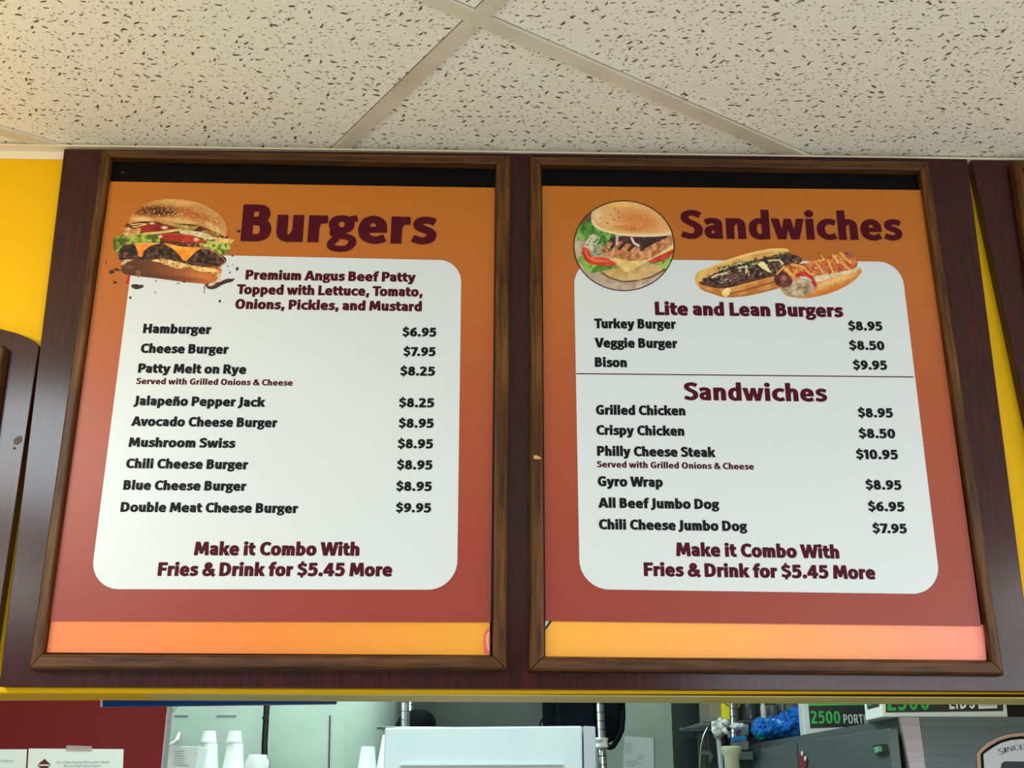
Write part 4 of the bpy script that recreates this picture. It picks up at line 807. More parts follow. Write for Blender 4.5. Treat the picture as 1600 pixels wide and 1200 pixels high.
# pale bead on the lower edge of the front wall
bead = slab('trim_5', [(-700, 1091.5), (0, 1090.3), (800, 1088.6), (1600, 1085.2), (2300, 1082.5), (2300, 1085), (1600, 1087.6), (800, 1091.2), (0, 1093.6), (-700, 1096)], WALL_B + .001, .012, mat('pale_bead', (206, 208, 196), .45)); tag(bead, 'pale bead along the lower edge of the front wall', kind='structure')

# red partition with papers
YR = 1.0
rp = empty('red_partition', (at(0, 1200, YR)[0], YR, 0), 'dark red partition panel behind the papers at lower left', 'partition')
prism('panel', down([(-600, 1030), (268, 1030), (250.2, 1215)], YR, .0), (0, .03, 0), red, rp)
prism('edge_trim', [at(267.2, 1040, YR - .002), at(270, 1040, YR - .002), at(252.6, 1215, YR - .002), at(250, 1215, YR - .002)], (0, .034, 0), lsteel, rp)
def zdrop(pts, dz):  # sheet hanging below the frame
    return pts
n1 = slab('notice_paper', [(44.8, 1169.6), (193, 1170.5), (189, 1290), (38, 1290)], YR - .002, .0012, paper); tag(n1, 'white health report paper taped to the red partition, right sheet with a red emblem', 'paper')
n2 = slab('notice_paper', [(-110, 1171), (42, 1170.8), (35, 1290), (-120, 1290)], YR - .002, .0012, paper); tag(n2, 'white paper cut off at the left edge of the red partition', 'paper')
lettering('lettering', 'City of San Antonio Metropolitan Health', (88, 1192.6), (170.5, 1192.2), 3.6, YR - .0026, greyink, n1, THIN)
lettering('lettering', 'District Health Safety Report', (99.5, 1198.2), (158, 1198), 3.6, YR - .0026, greyink, n1, THIN)
lettering('lettering', 'Metropolitan Health District', (-42, 1190.6), (21, 1190.4), 3.6, YR - .0026, greyink, n2, THIN)
flat('emblem', [(70, 1185.4), (74, 1190), (79, 1194), (77, 1197.5), (73, 1201), (69, 1205), (64, 1200.5), (59, 1196.5), (61, 1192.5), (65.5, 1189)], YR - .0026, mat('dark_red_ink', (92, 20, 34), .5), n1)
flat('emblem_band', G(61, 1194.6, 77, 1196.6), YR - .003, paper, n1)
t_ = slab('tape', [(103.5, 1164.5), (143.5, 1166), (143.5, 1173), (103.5, 1172.5)], YR - .0032, .0006, mat('clear_tape', (196, 180, 184), .2, alpha=.55), n1); t_['label'] = 'strip of clear tape'
# blue hanging panel
bl = empty('blue_board', at(340, 1095, .8), 'dark blue board hanging just under the front wall, its lower edge showing', 'board')
slab('board_face', [(160, 1040), (526, 1040), (525, 1098.4), (160, 1104.2)], .8, .012, bluep, bl)
slab('edge_strip', [(157.6, 1040), (160, 1040), (160, 1104.2), (156.8, 1104.4)], .799, .013, lsteel, bl)
slab('lower_strip', [(160, 1104.2), (525, 1098.4), (525, 1100.2), (160, 1104.9)], .801, .011, mat('blue_violet', (60, 70, 120), .4), bl)

# back counter shelf that carries the cups
YC = 1.9
zc0 = at(400, 1222, YC)[2]
sh_ = empty('shelf', (at(400, 1200, YC)[0], YC, 0), 'steel shelf carrying the foam cups against the pale wall', 'shelf')
xs0, xs1 = at(262, 1200, YC)[0], at(606, 1200, YC)[0]
box('shelf_board', (xs0, YC - .2, zc0 - .02), (xs1, YC + .2, zc0), lsteel, sh_, .003)
for x in (xs0 + .02, xs1 - .05):
    for y in (YC - .18, YC + .16): box('leg', (x, y, 0), (x + .03, y + .03, zc0 - .02), lsteel, sh_)
def r_at(px, w, y): return abs(at(px + w / 2, 1170, y)[0] - at(px - w / 2, 1170, y)[0]) / 2
def cup(cx, top, bot, w0, w1, label, ystep=YC, base=None):
    c = at(cx, top, ystep); zt = c[2]; zbm = at(cx, bot, ystep)[2] if base is None else base; r0, r1 = r_at(cx, w0, ystep), r_at(cx, w1, ystep)
    o = lathe('foam_cup', (c[0], ystep), [(r1 * 1.0, zbm), (r1 * 1.05, zbm + .002), (r1 * 1.05, zbm + .006), (r1, zbm + .008), (r0, zt - .002), (r0 * .96, zt), (r0 * .5, zt - .001)], foam)
    return tag(o, label, 'cup', 'upturned foam cups in stacks')
for cx, tp, w, nm in ((327.5, 1142, 19, 'left stack of white foam cups'), (367.5, 1142, 19, 'middle stack of white foam cups, beside the order slip wall')):
    cup(cx, tp, 1162, w, w + 5, 'topmost upturned cup of the ' + nm)
    cup(cx, 1162, 1222, w + 5.5, w + 17, 'tall lower cup of the ' + nm, base=zc0)
cup(575, 1166.5, 1222, 21, 33, 'white foam cup left of the white refrigerator box, shorter one', base=zc0)
cup(605, 1148.5, 1222, 15, 34, 'tall white foam cup half hidden by the white box', ystep=2.02, base=zc0)
# slip card box
sb = empty('slip_box', at(285, 1222, 1.72), 'white carton printed with small order lines beside the red partition', 'box')
cb = prism('carton', [at(263, 1166, 1.72), at(311, 1166.5, 1.72), np.array((at(307, 1166, 1.72)[0], 1.72, zc0)), np.array((at(259, 1166, 1.72)[0], 1.72, zc0))], (0, .1, 0), paper, sb, .001)
for k, (a, w) in enumerate(((272, 17), (272, 12), (273, 15), (272, 16), (272, 14), (270, 17), (271, 24))):
    flat('print_line', G(a, 1173.5 + k * 3.6, a + w, 1174.6 + k * 3.6), 1.7192, mat('pale_ink', (170, 184, 184), .6), sb)
# bent wire bracket left
wb = empty('wire_bracket', at(262, 1160, 1.6), 'white bent rod bracket beside the red partition', 'bracket')
tube('rod', [at(253, 1176, 1.6), at(266, 1163, 1.6), at(276, 1157, 1.6), at(280, 1146, 2.28)], .005, whitepl, wb)
tube('rod', [at(250, 1152.2, 1.6), at(264, 1152.2, 1.6)], .0035, whitepl, wb)
tube('rod', [at(264, 1117, 1.6), at(281, 1098, 1.6), at(284, 1085, 1.6)], .0035, whitepl, wb)
# black pipe and dispenser
pp = empty('black_pipe', at(416, 1180, 2.2), 'thin black vertical pipe with a clamp on the pale wall', 'pipe')
tube('pipe', [at(417.5, 1070, 2.2), at(417, 1100, 2.2), at(413.5, 1160, 2.2), at(412.5, 1230, 2.2)], .0095, blackp, pp)
box('clamp', tuple(at(410.5, 1124, 2.2) + (0, -.012, 0)), tuple(at(419, 1119.5, 2.2) + (0, .012, 0)), blackp, pp)
dsp = empty('cup_dispenser', (at(403, 1180, 1.85)[0], 1.85, zc0), 'white round dispenser with black bracket at the foot of the black pipe', 'dispenser')
lathe('body', (at(403, 1180, 1.85)[0], 1.85), [(.030, zc0), (.033, at(403, 1190, 1.85)[2]), (.0255, at(403, 1184, 1.85)[2]), (.0255, at(403, 1181, 1.85)[2]), (.023, at(403, 1179.2, 1.85)[2]), (.01, at(403, 1179.2, 1.85)[2])], whitepl, dsp)
prism('bracket', [at(415.5, 1183, 1.86), at(420.5, 1190, 1.86), np.array((at(419.5, 1190, 1.86)[0], 1.86, zc0)), np.array((at(414, 1190, 1.86)[0], 1.86, zc0))], (0, .02, 0), blackp, dsp)

# white box refrigerator
YF = 1.5
fr = empty('white_refrigerator', (at(765, 1200, YF)[0], YF, 0), 'large white enamelled refrigerator seen over its top front edge', 'refrigerator')
wen = mat('refrigerator_enamel', (214, 232, 240), .28, noise=((4, 4, 4), (200, 222, 234), .4, .7))
prism('door', down([(601.5, 1137), (909.5, 1134.2)], YF, .12), (0, .05, 0), wen, fr, .004)
prism('side_post', down([(911.5, 1134.4), (930.5, 1135.2)], YF + .004, .12), (0, .05, 0), mat('refrigerator_post', (182, 190, 202), .35), fr, .002)
prism('body', down([(603, 1139.5), (929, 1136.5)], YF + .055, .0), (0, .55, 0), wen, fr, .004)
prism('handle_band', [at(625, 1193, YF - .001), at(880, 1192, YF - .001), at(880, 1195, YF - .001), at(625, 1196, YF - .001)], (0, -.006, 0), mat('door_lip', (216, 236, 240), .3), fr)
# chrome shelving posts
def post(px0, px1, y, label, seg=True, z1=2.5, pyb=1200, pyt=1100):
    A = at(px0, pyt, y); B = at(px1, pyb, y); s = (A - B) / (A[2] - B[2]); lo = B + s * (0 - B[2]); hi = B + s * (z1 - B[2])
    e = empty('shelving_post', lo, label, 'post'); V = []; F = []
    tube('pole', [lo, hi], .0125, chrome, e, 14)
    for k in range(16):
        z = 1.55 + k * .0254; p = B + s * (z - B[2]); tube('groove', [p - s * .0012, p + s * .0012], .0131, mat('groove_dark', (90, 98, 100), .3, .9), e, 14)
    return e
post(633.5, 633, 2.12, 'thick chrome shelving post above the white refrigerator, in front of the cap')
post(640.5, 640, 2.6, 'thin chrome shelving post just behind the first one beside the cap')
p3 = post(937.5, 942, 2.12, 'chrome shelving post with a white clamp in front of the black bag')
cl = lathe('shelf_clamp', at(940, 1160, 2.12), [(.012, at(940, 1168.5, 2.12)[2]), (.021, at(940, 1168, 2.12)[2]), (.018, at(940, 1160, 2.12)[2]), (.021, at(940, 1153, 2.12)[2]), (.012, at(940, 1152.5, 2.12)[2])], whitepl, p3)
tube('clamp_arm', [at(941, 1155.5, 2.1), at(929, 1155.5, 2.1)], .006, whitepl, p3); tube('clamp_arm', [at(941, 1166.5, 2.1), at(929, 1166.5, 2.1)], .006, whitepl, p3)
# black cap
YCp = 2.35
c0 = at(648, 1141, YCp); rx = abs(at(682, 1140, YCp)[0] - at(617, 1140, YCp)[0]) / 2; hz = at(648, 1108.5, YCp)[2] - c0[2]
V = []; F = []; nr, ns_ = 9, 28
for i in range(nr + 1):
    f_ = i / nr * math.pi / 2
    for k in range(ns_):
        a = 2 * math.pi * k / ns_; bump_ = 1 + .02 * math.sin(6 * a)
        V.append((c0[0] + rx * math.cos(f_) ** .8 * math.cos(a) * bump_ + .012 * math.sin(f_), YCp + rx * 1.1 * math.cos(f_) ** .8 * math.sin(a) * bump_, c0[2] + hz * math.sin(f_)))
for i in range(nr):
    for k in range(ns_): F.append((i * ns_ + k, i * ns_ + (k + 1) % ns_, (i + 1) * ns_ + (k + 1) % ns_, (i + 1) * ns_ + k))
cap = empty('cap', c0, 'black cap lying behind the white refrigerator between the chrome posts', 'cap')
link('crown', V, F, black, cap, True)
bz = prism('brim', [(c0[0] - rx * .95, YCp - .02, c0[2] + .004), (c0[0] - rx * 1.05, YCp - rx * .9, c0[2] - .002), (c0[0] - rx * .5, YCp - rx * 1.5, c0[2] - .004), (c0[0] + rx * .3, YCp - rx * 1.35, c0[2]), (c0[0] + rx * .8, YCp - rx * .7, c0[2] + .004)], (0, 0, .004), black, cap)
shf = empty('wire_shelf', (c0[0], YCp, c0[2] - .02), 'chrome wire shelf behind the white refrigerator under the cap', 'shelf')
xw0, xw1 = at(600, 1140, YCp)[0], at(838, 1140, YCp)[0]; zs_ = c0[2] - .006
for y in (2.1, 2.62): tube('rail', [(xw0, y, zs_), (xw1, y, zs_)], .005, chrome, shf)
V = []; F = []
for k in range(34):
    x = xw0 + (xw1 - xw0) * (k + .5) / 34; tube_geo([(x, 2.1, zs_), (x, 2.62, zs_)], .002, 6, V, F)
o = link('wires', [tuple(v) for v in V], F, chrome, shf); o['kind'] = 'stuff'
# black bag hanging
YB = 2.30
bg = empty('black_bag', at(910, 1090, YB), 'black backpack hanging behind the chrome post above the white refrigerator', 'bag')
prof_ = [(849, 1050), (972, 1050), (972.5, 1100), (973.5, 1110), (973, 1135), (970.5, 1147), (965, 1155), (956, 1159), (945, 1160), (900, 1152), (862, 1143), (851, 1134)]
bb_ = slab('bag_body', prof_, YB, .16, black, bg); bevel(bb_, .02, 3)
pk = slab('front_pocket', [(868, 1092), (930, 1092), (932, 1146), (872, 1142)], YB - .022, .03, black, bg); bevel(pk, .012, 3)
tube('strap', [at(973, 1098, YB + .03), at(973.5, 1120, YB), at(972, 1140, YB - .01), at(965, 1155, YB - .02), at(957.5, 1166.5, YB - .02), at(953, 1168, YB - .02), at(947, 1165, YB - .01)], .0085, black, bg)
tube('loop', [at(850, 1123, YB), at(845.5, 1126, YB), at(844, 1131, YB), at(845.5, 1140, YB)], .003, black, bg)
# receipt taped on the wall
rc = slab('receipt', [(976, 1150), (1021, 1153), (1024, 1290), (969, 1290)], 2.895, .002, paper); tag(rc, 'pale receipt with faint print taped to the wall right of the black bag', 'paper')
for k, (a, w) in enumerate(((977, 9), (977, 10), (976, 10), (977, 12), (977, 8), (996, 10), (996, 10), (994, 11), (979, 18), (978, 26), (979, 13))):
    flat('print_line', G(a, 1161 + k * 3.5, a + w, 1162 + k * 3.5), 2.8945, mat('pale_ink', (170, 184, 184), .6), rc)

# ---- rack with clutter on the right
def gpost(px0, px1, y, label): return post(px0, px1, y, label)
YK = 2.3
gpost(1145.5, 1149.5, YK, 'chrome shelving post beside the yellow carton')
sf = empty('wire_shelf', at(1150, 1128, YK), 'dark wire shelf carrying the steel pans above the blue bag', 'shelf')
zS = at(1180, 1127.5, YK)[2]; x0_, x1_ = at(1100, 1127, YK)[0], at(1262, 1127, YK)[0]
tube('rail', [(x0_, YK, zS), (x1_, YK, zS)], .004, mat('dull_wire', (90, 98, 98), .4, .6), sf); tube('rail', [(x0_, YK + .5, zS), (x1_, YK + .5, zS)], .006, chrome, sf)
V = []; F = []
for k in range(26):
    x = x0_ + (x1_ - x0_) * (k + .5) / 26; tube_geo([(x, YK, zS), (x, YK + .5, zS)], .0022, 6, V, F)
o = link('wires', [tuple(v) for v in V], F, chrome, sf); o['kind'] = 'stuff'
zt_ = zS + .006
def on_shelf_box(name, px0, px1, top, y, th, m_, label, cat, parent=None):
    a, b_ = at(px0, top, y)[0], at(px1, top, y)[0]; o = box(name, (a, y, zt_), (b_, y + th, at(px0, top, y)[2]), m_, parent, .003)
    return tag(o, label, cat) if label else o
yb = empty('yellow_carton', (at(1135, 1110, YK + .03)[0], YK + .03, zt_), 'bright yellow carton on the wire shelf behind the chrome post', 'carton')
on_shelf_box('carton', 1127, 1143.5, 1060, YK + .03, .12, mat('yellow_card', (236, 232, 20), .5), None, None, yb)
slab('spine', [(1141.5, 1070), (1143.4, 1070), (1143.4, 1119), (1141.5, 1119)], YK + .027, .002, paper, yb)
slab('print_mark', [(1132.5, 1080), (1134, 1080), (1134.5, 1099), (1139, 1102), (1138, 1104), (1133, 1101)], YK + .027, .002, mat('olive_ink', (120, 120, 20), .5), yb)
on_shelf_box('beige_carton', 1107, 1125.5, 1065, YK + .06, .2, mat('beige_card', (134, 128, 116), .7), 'beige carton left of the yellow carton on the wire shelf', 'carton')
def can(px, w, top, y, prof, m_, label, cat, name):
    c = at(px, top, y); r = r_at(px, w, y); o = lathe(name, (c[0], y), [(r * a, zt_ + (c[2] - zt_) * b) for a, b in prof], m_); return tag(o, label, cat)
o = can(1165, 30, 1062, YK + .12, [(.85, 0), (1, .05), (1, .95), (1.04, 1), (.9, 1)], steel('pan_steel', (150, 158, 168), .3), 'tall steel pot right of the chrome post on the wire shelf', 'pot', 'steel_pot')
c_ = at(1151.5, 1099.5, YK + .02); oy = prism('round_label', [(c_[0] + .011 * math.cos(a), YK + .02, c_[2] + .015 * math.sin(a)) for a in np.linspace(0, 2 * math.pi, 17)[:-1]], (0, .003, 0), mat('olive_label', (150, 146, 40), .5), o); oy['label'] = 'olive round label'
can(1192, 9, 1098, YK + .05, [(.9, 0), (1, .05), (1, .8), (.7, .9), (.7, 1), (.3, 1)], whitepl, 'small white bottle between the steel pot and the clear tubs', 'bottle', 'white_bottle')
tubm = mat('clear_tub', (142, 156, 152), .22, noise=((14, 14, 14), (96, 110, 108), .3, .7))
for k, (px, w, tp, yy) in enumerate(((1206, 20, 1102, .1), (1222, 22, 1096, .16), (1238, 20, 1101, .09))):
    can(px, w, tp, YK + yy, [(.78, 0), (.8, .04), (.96, .9), (1.04, .92), (1.04, 1), (.9, 1)], tubm, ('clear grey tub nearest the white bottle', 'clear grey tub standing highest between two others', 'clear grey tub next to the green printed carton')[k], 'tub', 'clear_tub')
# dark things behind the shelf
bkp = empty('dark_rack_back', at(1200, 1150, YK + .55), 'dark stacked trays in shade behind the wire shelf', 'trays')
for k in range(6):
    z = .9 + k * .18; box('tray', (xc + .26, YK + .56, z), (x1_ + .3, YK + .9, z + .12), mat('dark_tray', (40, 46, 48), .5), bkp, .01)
z = 1.98
# white cloth bundle on a mop pole
YM = 2.1
mp_ = empty('mop', (at(1126, 1200, YM)[0], YM, 0), 'upturned mop with a white string head left of the chrome post', 'mop')
pA, pB = at(1122.5, 1148, YM), at(1127, 1200, YM); s_ = (pB - pA) / (pB[2] - pA[2])
tube('handle', [pA, pA + s_ * (0 - pA[2])], .008, mat('grey_handle', (150, 160, 162), .35), mp_)
random.seed(12)
for k in range(20):
    bx_, by_ = 1123 + random.uniform(-3, 3), 1149 + random.uniform(-2, 2); dirx = random.uniform(-8, 20); h_ = random.uniform(12, 27)
    tube('mop_string', [at(bx_, by_, YM), at(bx_ + dirx * .2 - 3, by_ - h_ * .45, YM + random.uniform(-.03, .03)), at(bx_ + dirx * .7, by_ - h_ * .8, YM + random.uniform(-.03, .03)), at(bx_ + dirx, by_ - h_ * random.uniform(.6, 1), YM + random.uniform(-.04, .02))], [.009, .010, .010, .006], foam, mp_, 7)
for P in ([(1117, 1136), (1116, 1142), (1122, 1149)], [(1130, 1138), (1136, 1146)]): tube('mop_string', [at(a, b_, YM - .03) for a, b_ in P], .008, foam, mp_, 7)
cb_ = tube('cable', [at(1113, 1126, 2.45), at(1105, 1138, 2.45), at(1099, 1150, 2.45), at(1095, 1168, 2.45), at(1093, 1200, 2.45), at(1093, 1400, 2.45)], .0035, chrome); tag(cb_, 'thin bright cable curving down left of the mop', 'cable')
dk = box('dark_bin', (at(1094, 1140, 2.6)[0], 2.5, .0), (at(1128, 1140, 2.6)[0], 2.68, zS - .02), mat('dark_bin', (30, 34, 36), .5), None, .01); tag(dk, 'dark tall bin in shade behind the mop', 'bin')
hs = tube('spray_nozzle', [at(1093, 1180, 2.5), at(1098, 1177.5, 2.5), at(1108, 1177, 2.5), at(1112, 1182, 2.5), at(1109, 1191, 2.5)], [.007, .008, .01, .01, .007], mat('grey_nozzle', (96, 108, 108), .4)); tag(hs, 'grey spray nozzle hanging low left of the mop handle', 'nozzle')
# cream tub in front of the post
YT2 = 2.0
ct = at(1142, 1166, YT2)
o = lathe('cream_tub', (at(1142.5, 1170, YT2)[0], YT2), [(.020, 1.0), (.022, ct[2] - .03), (.028, ct[2] - .022), (.031, ct[2] - .004), (.026, ct[2])], mat('cream_plastic', (196, 198, 168), .5)); tag(o, 'cream plastic bottle standing low beside the chrome post', 'bottle')

# ---- dark steel refrigerator row running back
zR = at(1600, 1121, .9)[2]
YN = .9
xN = at(1406.5, 1140, YN)[0]
# far corner along its left side
far = atz(1150, 1177, at(1407, 1137.5, YN)[2]); yFar = min(far[1], 2.2); xFar = far[0]
rf = empty('steel_refrigerator', (xN + .4, YN, 0), 'dark stainless steel refrigerator with lock and white arched sign, lower right', 'refrigerator')
zD = at(1407, 1137.5, YN)[2]                       # top of its side doors
xR = at(1900, 1120, YN)[0]
A_ = np.array((xN, YN, 0)); Bf = np.array((xFar, far[1], 0)); side = Bf - A_; Ls = np.linalg.norm(side); su = side / Ls; nrm = np.array((-su[1], su[0], 0)); nrm = nrm if nrm[0] < 0 else -nrm
def onside(px, py):                               # pixel -> point on the side plane
    d = ray(px, py); t = ((A_ - CAM) @ nrm) / (d @ nrm); return CAM + t * d
gap = onside(1256, 1160)
def sidepanel(name, p, q, ztop, m_, off=.0, th=.02, zbot=.12):
    P = [np.array((p[0], p[1], zbot)), np.array((q[0], q[1], zbot)), np.array((q[0], q[1], ztop)), np.array((p[0], p[1], ztop))]
    return prism(name, [v + nrm * (off + th) for v in P], tuple(-nrm * th), m_, rf, .002)
dg = np.linalg.norm(gap[:2] - A_[:2])
sidepanel('side_door', A_ + su * .012, A_ + su * (dg - .012), zD, dsteel)
sidepanel('side_door', A_ + su * (dg + .012), A_ + su * (Ls - .01), zD, dsteel)
body = prism('cabinet', [(xN + .01, YN + .01, zR), (xR, YN + .01, zR), (xR, far[1], zR), (xFar + .01, far[1], zR)], (0, 0, -zR), dsteel, rf)
# front face: stile with a bright reflection put into its colour, and plain panel
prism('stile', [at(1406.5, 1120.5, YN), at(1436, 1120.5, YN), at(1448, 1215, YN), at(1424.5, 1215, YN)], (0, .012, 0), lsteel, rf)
prism('front_panel', down([(1437.2, 1120.6), (1900, 1119)], YN, .12), (0, .012, 0), dsteel, rf)
# lock on the side door
lk = [onside(*p) + nrm * .021 for p in ((1383, 1165), (1401, 1162.5), (1405.5, 1178), (1387.5, 1180))]
prism('lock_plate', lk, tuple(nrm * .006), mat('lock_black', (14, 26, 22), .3), rf)
lk2 = [onside(*p) + nrm * .027 for p in ((1391, 1168), (1398, 1166), (1399, 1174), (1394, 1177.5))]
prism('lock_lever', lk2, tuple(nrm * .008), mat('lock_green', (110, 170, 140), .3), rf)
mg = empty('red_magnet', onside(1268, 1190) + nrm * .02, 'dark red bottle shaped magnet on the steel refrigerator side', 'magnet')
pm = [onside(*p) + nrm * .021 for p in ((1261.5, 1181), (1265, 1178), (1269.5, 1178.5), (1271.5, 1183), (1275, 1190), (1273, 1201), (1264.5, 1201), (1263, 1190))]
prism('magnet_body', pm, tuple(nrm * .003), mat('magnet_red', (128, 40, 52), .5), mg)
for p in ((1269, 1177.5), (1274, 1185)):
    c_ = onside(*p) + nrm * .025; prism('magnet_spot', [c_ + su * .008 * math.cos(a) + np.array((0, 0, .006 * math.sin(a))) for a in np.linspace(0, 2 * math.pi, 9)[:-1]], tuple(nrm * .002), paper, mg)
# hoses / dark folder on the side door
o = prism('black_tray', [onside(1154, 1172) + nrm * .02, onside(1180, 1169.5) + nrm * .02, onside(1180, 1173) + nrm * .02, onside(1156, 1177.5) + nrm * .02], tuple(nrm * .05), blackp); tag(o, 'small black tray on the far corner of the steel refrigerator', 'tray')

# arched sign on the front panel
YS = YN - .004
sg = empty('arched_sign', at(1600, 1200, YS), 'white arched sign with pink and black border reading SINCE on the steel refrigerator', 'sign')
def arch(off):
    o_ = [(1527.5 + off, 1178.5), (1533 + off * .8, 1171 + off * .5), (1545 + off * .7, 1160.5 + off * .8), (1560 + off * .45, 1152.5 + off * .9), (1577 + off * .3, 1147 + off), (1595, 1145.3 + off), (1614, 1146 + off), (1640, 1153 + off), (1663, 1167 + off), (1676 - off, 1180)]
    return o_ + [(1690 - off, 1300 - off), (1534 + off, 1300 - off)]
slab('border', arch(0), YS - .002, .006, mat('pink_brass', (196, 156, 142), .4), sg, .0008)
slab('black_line', arch(5), YS - .0035, .003, text_k, sg)
slab('face', arch(9.5), YS - .005, .003, mat('sign_white', (214, 218, 232), .4), sg)
lt = ((('S'), 1560.5, 1180.5, 8.2, 11), (('I'), 1569.6, 1176.6, 3, 8.4), (('N'), 1574.3, 1175.2, 8.4, 8.4), (('C'), 1584.4, 1173, 8, 8.4), (('E'), 1594, 1171.8, 7, 8.4))
for ch, x, y, w_, cp in lt: lettering('letter', ch, (x, y), (x + w_, y - w_ * .22), cp, YS - .0056, gk, sg, -38)
slab('dark_mark', [(1564, 1200), (1565, 1193), (1570, 1189.5), (1660, 1190.5), (1670, 1260), (1562, 1260)], YS - .0056, .0012, mat('navy_ink', (16, 20, 34), .4), sg)

# ---- cartons on top
zTop = zR
green = mat('carton_green', (60, 200, 96), .5); cgreen = mat('ink_green', (30, 170, 70), .5); card = mat('white_card', (226, 236, 234), .55); ckk = mat('carton_black', (26, 32, 40), .45)
def on_plane_text(name, s, A, B, up, hgt, m_, parent, style):
    V, F = text_mesh(s, style); P = np.array(A) + np.outer(V[:, 0], np.array(B) - np.array(A)) + np.outer(V[:, 1] * hgt, up)
    o = link(name, P, F, m_, parent); return fix_front(o)
# LIDS carton, faces the counter
YL = YN + .02
lc = empty('lids_carton', at(1470, 1121, YL), 'white carton with black band, green 2500 and the word LIDS', 'carton')
zL = at(1380, 1121.5, YL)[2]; xl0, xl1 = at(1378.5, 1120, YL)[0], at(1575, 1117, YL)[0]
zL = zTop + .0005
hL = .24; xsd, ysd = at(1352.5, 1120, YL + .13)[0], YL + .13
prism('carton_body', [(xl0, YL, zL), (xl1, YL, zL), (xl1, YL + .32, zL), (at(1362, 1120, YL + .32)[0], YL + .32, zL), (xsd, ysd, zL)], (0, 0, hL), card, lc, .002)
yb_ = YL - .0006
slab('band', [(1384, 1040), (1567.5, 1040), (1567.5, 1111), (1384, 1113.2)], yb_, .0005, ckk, lc)
lettering('lettering', '2500', (1386, 1110.8), (1453.5, 1109.2), 34, yb_ - .0005, cgreen, lc, -4)
lettering('lettering', 'LIDS', (1484, 1109), (1524.5, 1107.5), 34, yb_ - .0005, card, lc, -18)
slab('barcode_label', [(1528, 1050), (1556, 1050), (1558, 1106.5), (1529, 1107.5)], yb_ - .0006, .0004, card, lc)
for k in range(11):
    x = 1532 + k * 2.15; flat('barcode_bar', G(x, 1060, x + (1.1 if k % 3 else .6), 1103.5), yb_ - .0008, mat('bar_ink', (120, 134, 140), .5), lc)
su2 = np.array((xl0 - xsd, YL - ysd, 0.)); L2 = np.linalg.norm(su2); su2 /= L2; n2_ = np.array((su2[1], -su2[0], 0)); P0 = np.array((xsd, ysd, zL)) + n2_ * .0006
for a0, a1, z0_, z1_, m_ in ((.18, .9, .022, .2, ckk), (.26, .48, .028, .1, cgreen), (.56, .84, .04, .12, card)):
    prism('side_print', [P0 + su2 * L2 * a0 + (0, 0, z0_), P0 + su2 * L2 * a1 + (0, 0, z0_), P0 + su2 * L2 * a1 + (0, 0, z1_), P0 + su2 * L2 * a0 + (0, 0, z1_)], tuple(n2_ * .0004), m_, lc)
    P0 = P0 + n2_ * .0005
# PORTION carton, turned to face left-front
pc = empty('portion_carton', at(1310, 1145, 1.5), 'white carton with green and black bands reading 2500 PORT behind the lids carton', 'carton')
a_, b_ = atz(1259, 1150.5, zTop), atz(1360, 1138, zTop)
YPc = 1.45
pa = atz(1257.5, 1150.5, zTop + .001); pb = at(1378, 1149, pa[1] - .04); pass
zP = zTop + .001
def onp(px, py):
    u = pb - pa; nn = np.array((u[1], -u[0], 0)); nn /= np.linalg.norm(nn); d = ray(px, py); t = ((pa - CAM) @ nn) / (d @ nn); return CAM + t * d, nn
_, nn = onp(1300, 1120)
if nn[1] > 0: nn = -nn
zlow = min(onp(1258, 1150)[0][2], onp(1375, 1141)[0][2])
zlow = zTop + .001
bt = [onp(1257.5, 1150.5)[0], onp(1372, 1143)[0]]; up_ = np.array((0, 0, 1.))
z_a = bt[0][2]
V0 = [np.array((bt[0][0], bt[0][1], zlow)), np.array((bt[1][0], bt[1][1], zlow)), np.array((bt[1][0], bt[1][1], zlow + .26)), np.array((bt[0][0], bt[0][1], zlow + .26))]
prism('carton_body', V0, tuple(-nn * .2), card, pc, .002)
def pflat(name, pts, off, m_): return prism(name, [onp(*p)[0] + nn * off for p in pts], tuple(nn * .0004), m_, pc)
pflat('green_band', [(1262, 1050), (1375, 1050), (1375, 1101.5), (1263, 1102.5)], .0006, green)
pflat('black_band', [(1263, 1102.8), (1375, 1101), (1378, 1134), (1266, 1138)], .0006, ckk)
on_plane_text('lettering', '2500', onp(1267.5, 1130.5)[0] + nn * .0016, onp(1313.5, 1130.8)[0] + nn * .0016, up_, onp(1290, 1110.5)[0][2] - onp(1290, 1130.6)[0][2], mat('ink_bright_green', (50, 200, 92), .5), pc, -4)
on_plane_text('lettering', 'PORT', onp(1318.5, 1130.8)[0] + nn * .0016, onp(1349, 1130.8)[0] + nn * .0016, up_, onp(1333, 1116)[0][2] - onp(1333, 1130.8)[0][2], card, pc, -14)
on_plane_text('lettering', 'ION CUPS', onp(1350.5, 1130.8)[0] + nn * .0016, onp(1374, 1130.8)[0] + nn * .0016, up_, onp(1333, 1116)[0][2] - onp(1333, 1130.8)[0][2], card, pc, -14)
on_plane_text('small_print', 'PORTION CUPS', onp(1267, 1098.5)[0] + nn * .0016, onp(1312, 1098)[0] + nn * .0016, up_, .006, mat('print_dark_green', (24, 120, 60), .5), pc, -20)

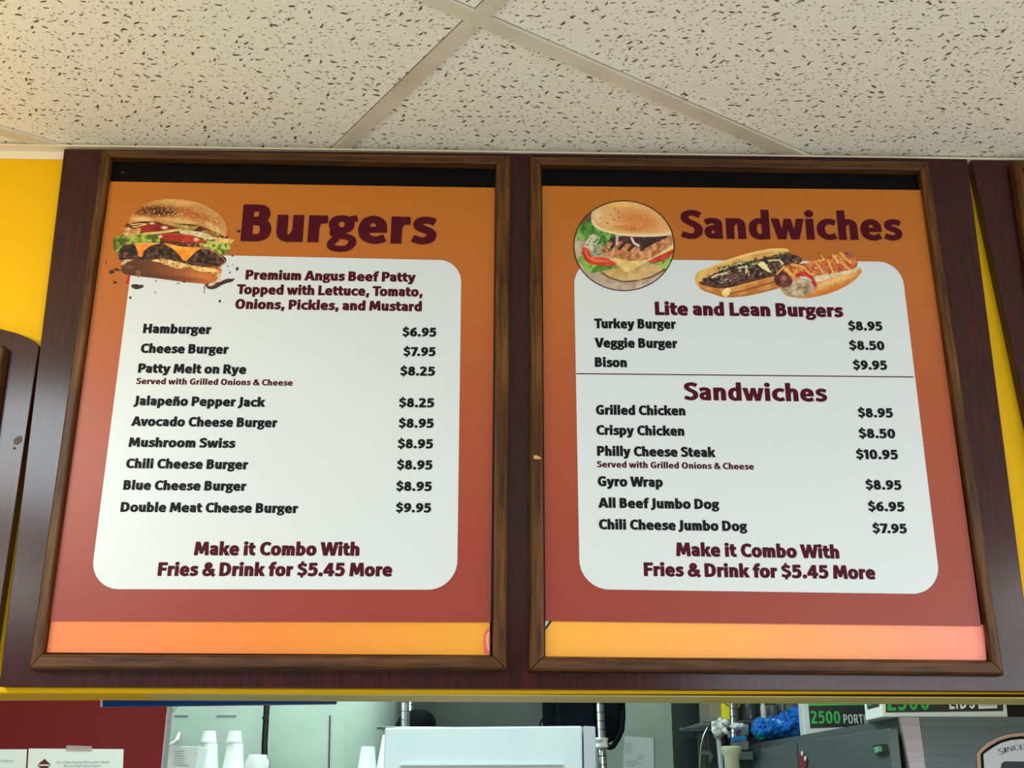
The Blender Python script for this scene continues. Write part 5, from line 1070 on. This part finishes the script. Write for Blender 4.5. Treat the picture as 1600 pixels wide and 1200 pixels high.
# ---- blue plastic bag lying on the refrigerator
def blob(name, ctr, R, m_, seed, parent=None, crump=.22, sub=4):
    bm = bmesh.new(); bmesh.ops.create_icosphere(bm, subdivisions=sub, radius=1)
    rg = np.random.default_rng(seed); K = rg.normal(size=(16, 3)) * 3.2; ph = rg.uniform(0, 6.28, 16)
    V = []
    for v in bm.verts:
        p = np.array(v.co); s = 0
        for kk, f_ in zip(K, ph): s += abs(math.sin(float(p @ kk) + f_)) - .6
        V.append(np.array(ctr) + p * np.array(R) * (1 + crump * s / 2.6))
    F = [[q.index for q in f.verts] for f in bm.faces]; bm.free(); return link(name, V, F, m_, parent)
bagm = mat('blue_film', (16, 110, 214), .22, noise=((14, 14, 14), (60, 160, 240), .45, .75), coat=.4)
bp1 = onside(1205, 1158); bp2 = onside(1238, 1146)
bp1[2] = max(bp1[2], zR + .03)
bgm = empty('blue_plastic_bag', (bp1[0], bp1[1], zR), 'crumpled blue plastic bag on the dark refrigerator beside the portion carton', 'bag')
yq = 2.23
for k, (px, py, rx_, rz_, sd) in enumerate(((1193, 1155, .034, .026, 1), (1212, 1150, .05, .032, 2), (1233, 1145, .052, .036, 3), (1246, 1139, .034, .04, 4), (1187, 1146, .018, .022, 5))):
    blob('film_fold', at(px, py - 3, yq) + (0, 0, .018), (rx_, .06, rz_), bagm, sd, bgm)
blob('white_wrap', at(1222, 1131.5, yq + .01), (.026, .03, .014), mat('white_film', (200, 224, 226), .25), 8, bgm)
blob('clear_film', at(1244, 1128, yq + .02), (.024, .03, .026), mat('clear_film', (120, 176, 196), .2, alpha=.75), 9, bgm)
blob('green_corner', at(1190, 1150, yq - .02), (.016, .02, .01), mat('green_film', (10, 150, 110), .3), 10, bgm)
# small blue and white cartons left of the bag
for k, (x0, y0, x1, y1, c, lb) in enumerate(((1150, 1150, 1167, 1158, (20, 120, 200), 'small blue carton under the white folded towel'), (1152, 1158, 1170, 1172, (112, 118, 122), 'grey carton under the small blue carton'))):
    o = slab('small_carton', G(x0, y0, x1, y1), 2.16, .08, mat('sc%d' % k, c, .5), None, .002); tag(o, lb, 'carton')
tw = blob('folded_towel', at(1153, 1135, 2.2), (.024, .03, .011), foam, 21, None, .12, 3); tag(tw, 'white folded towel on the small cartons beside the chrome post', 'towel')
tb_ = slab('glass_jar', G(1161, 1131, 1170, 1150), 2.24, .03, mat('jar_grey', (120, 140, 140), .2), None, .003); tag(tb_, 'narrow grey jar right of the white folded towel', 'jar')
# lower support for the small cartons
sp_ = box('rack_shelf', (at(1148, 1172, 2.12)[0], 2.12, at(1150, 1176, 2.12)[2] - .02), (at(1176, 1172, 2.12)[0], 2.4, at(1150, 1174, 2.12)[2]), dsteel); tag(sp_, 'dark steel shelf edge under the small cartons', 'shelf')

und = prism('trim_6', [(-2.6, WALL_Y + .006, wl[1][2] - .0006), (4.8, WALL_Y + .006, wl[3][2] - .0006), (4.8, WALL_B - .0005, wl[3][2] - .0006), (-2.6, WALL_B - .0005, wl[1][2] - .0006)], (0, 0, -.0015), mat('underside_shade_tint', (200, 190, 120), .55, noise=((6, 6, 6), (186, 172, 92), .35, .7), bump=((90, 90, 90), .4, .002)))  # added cover sheet, olive shading of the underside put into its colour
tag(und, 'pale yellow cover under the front wall, shading put into its colour', kind='structure')
hk = tube('hanger', [at(340, 1060, .806), (at(340, 1060, .806)[0], .806, ZK - .002)], .004, chrome, bl)
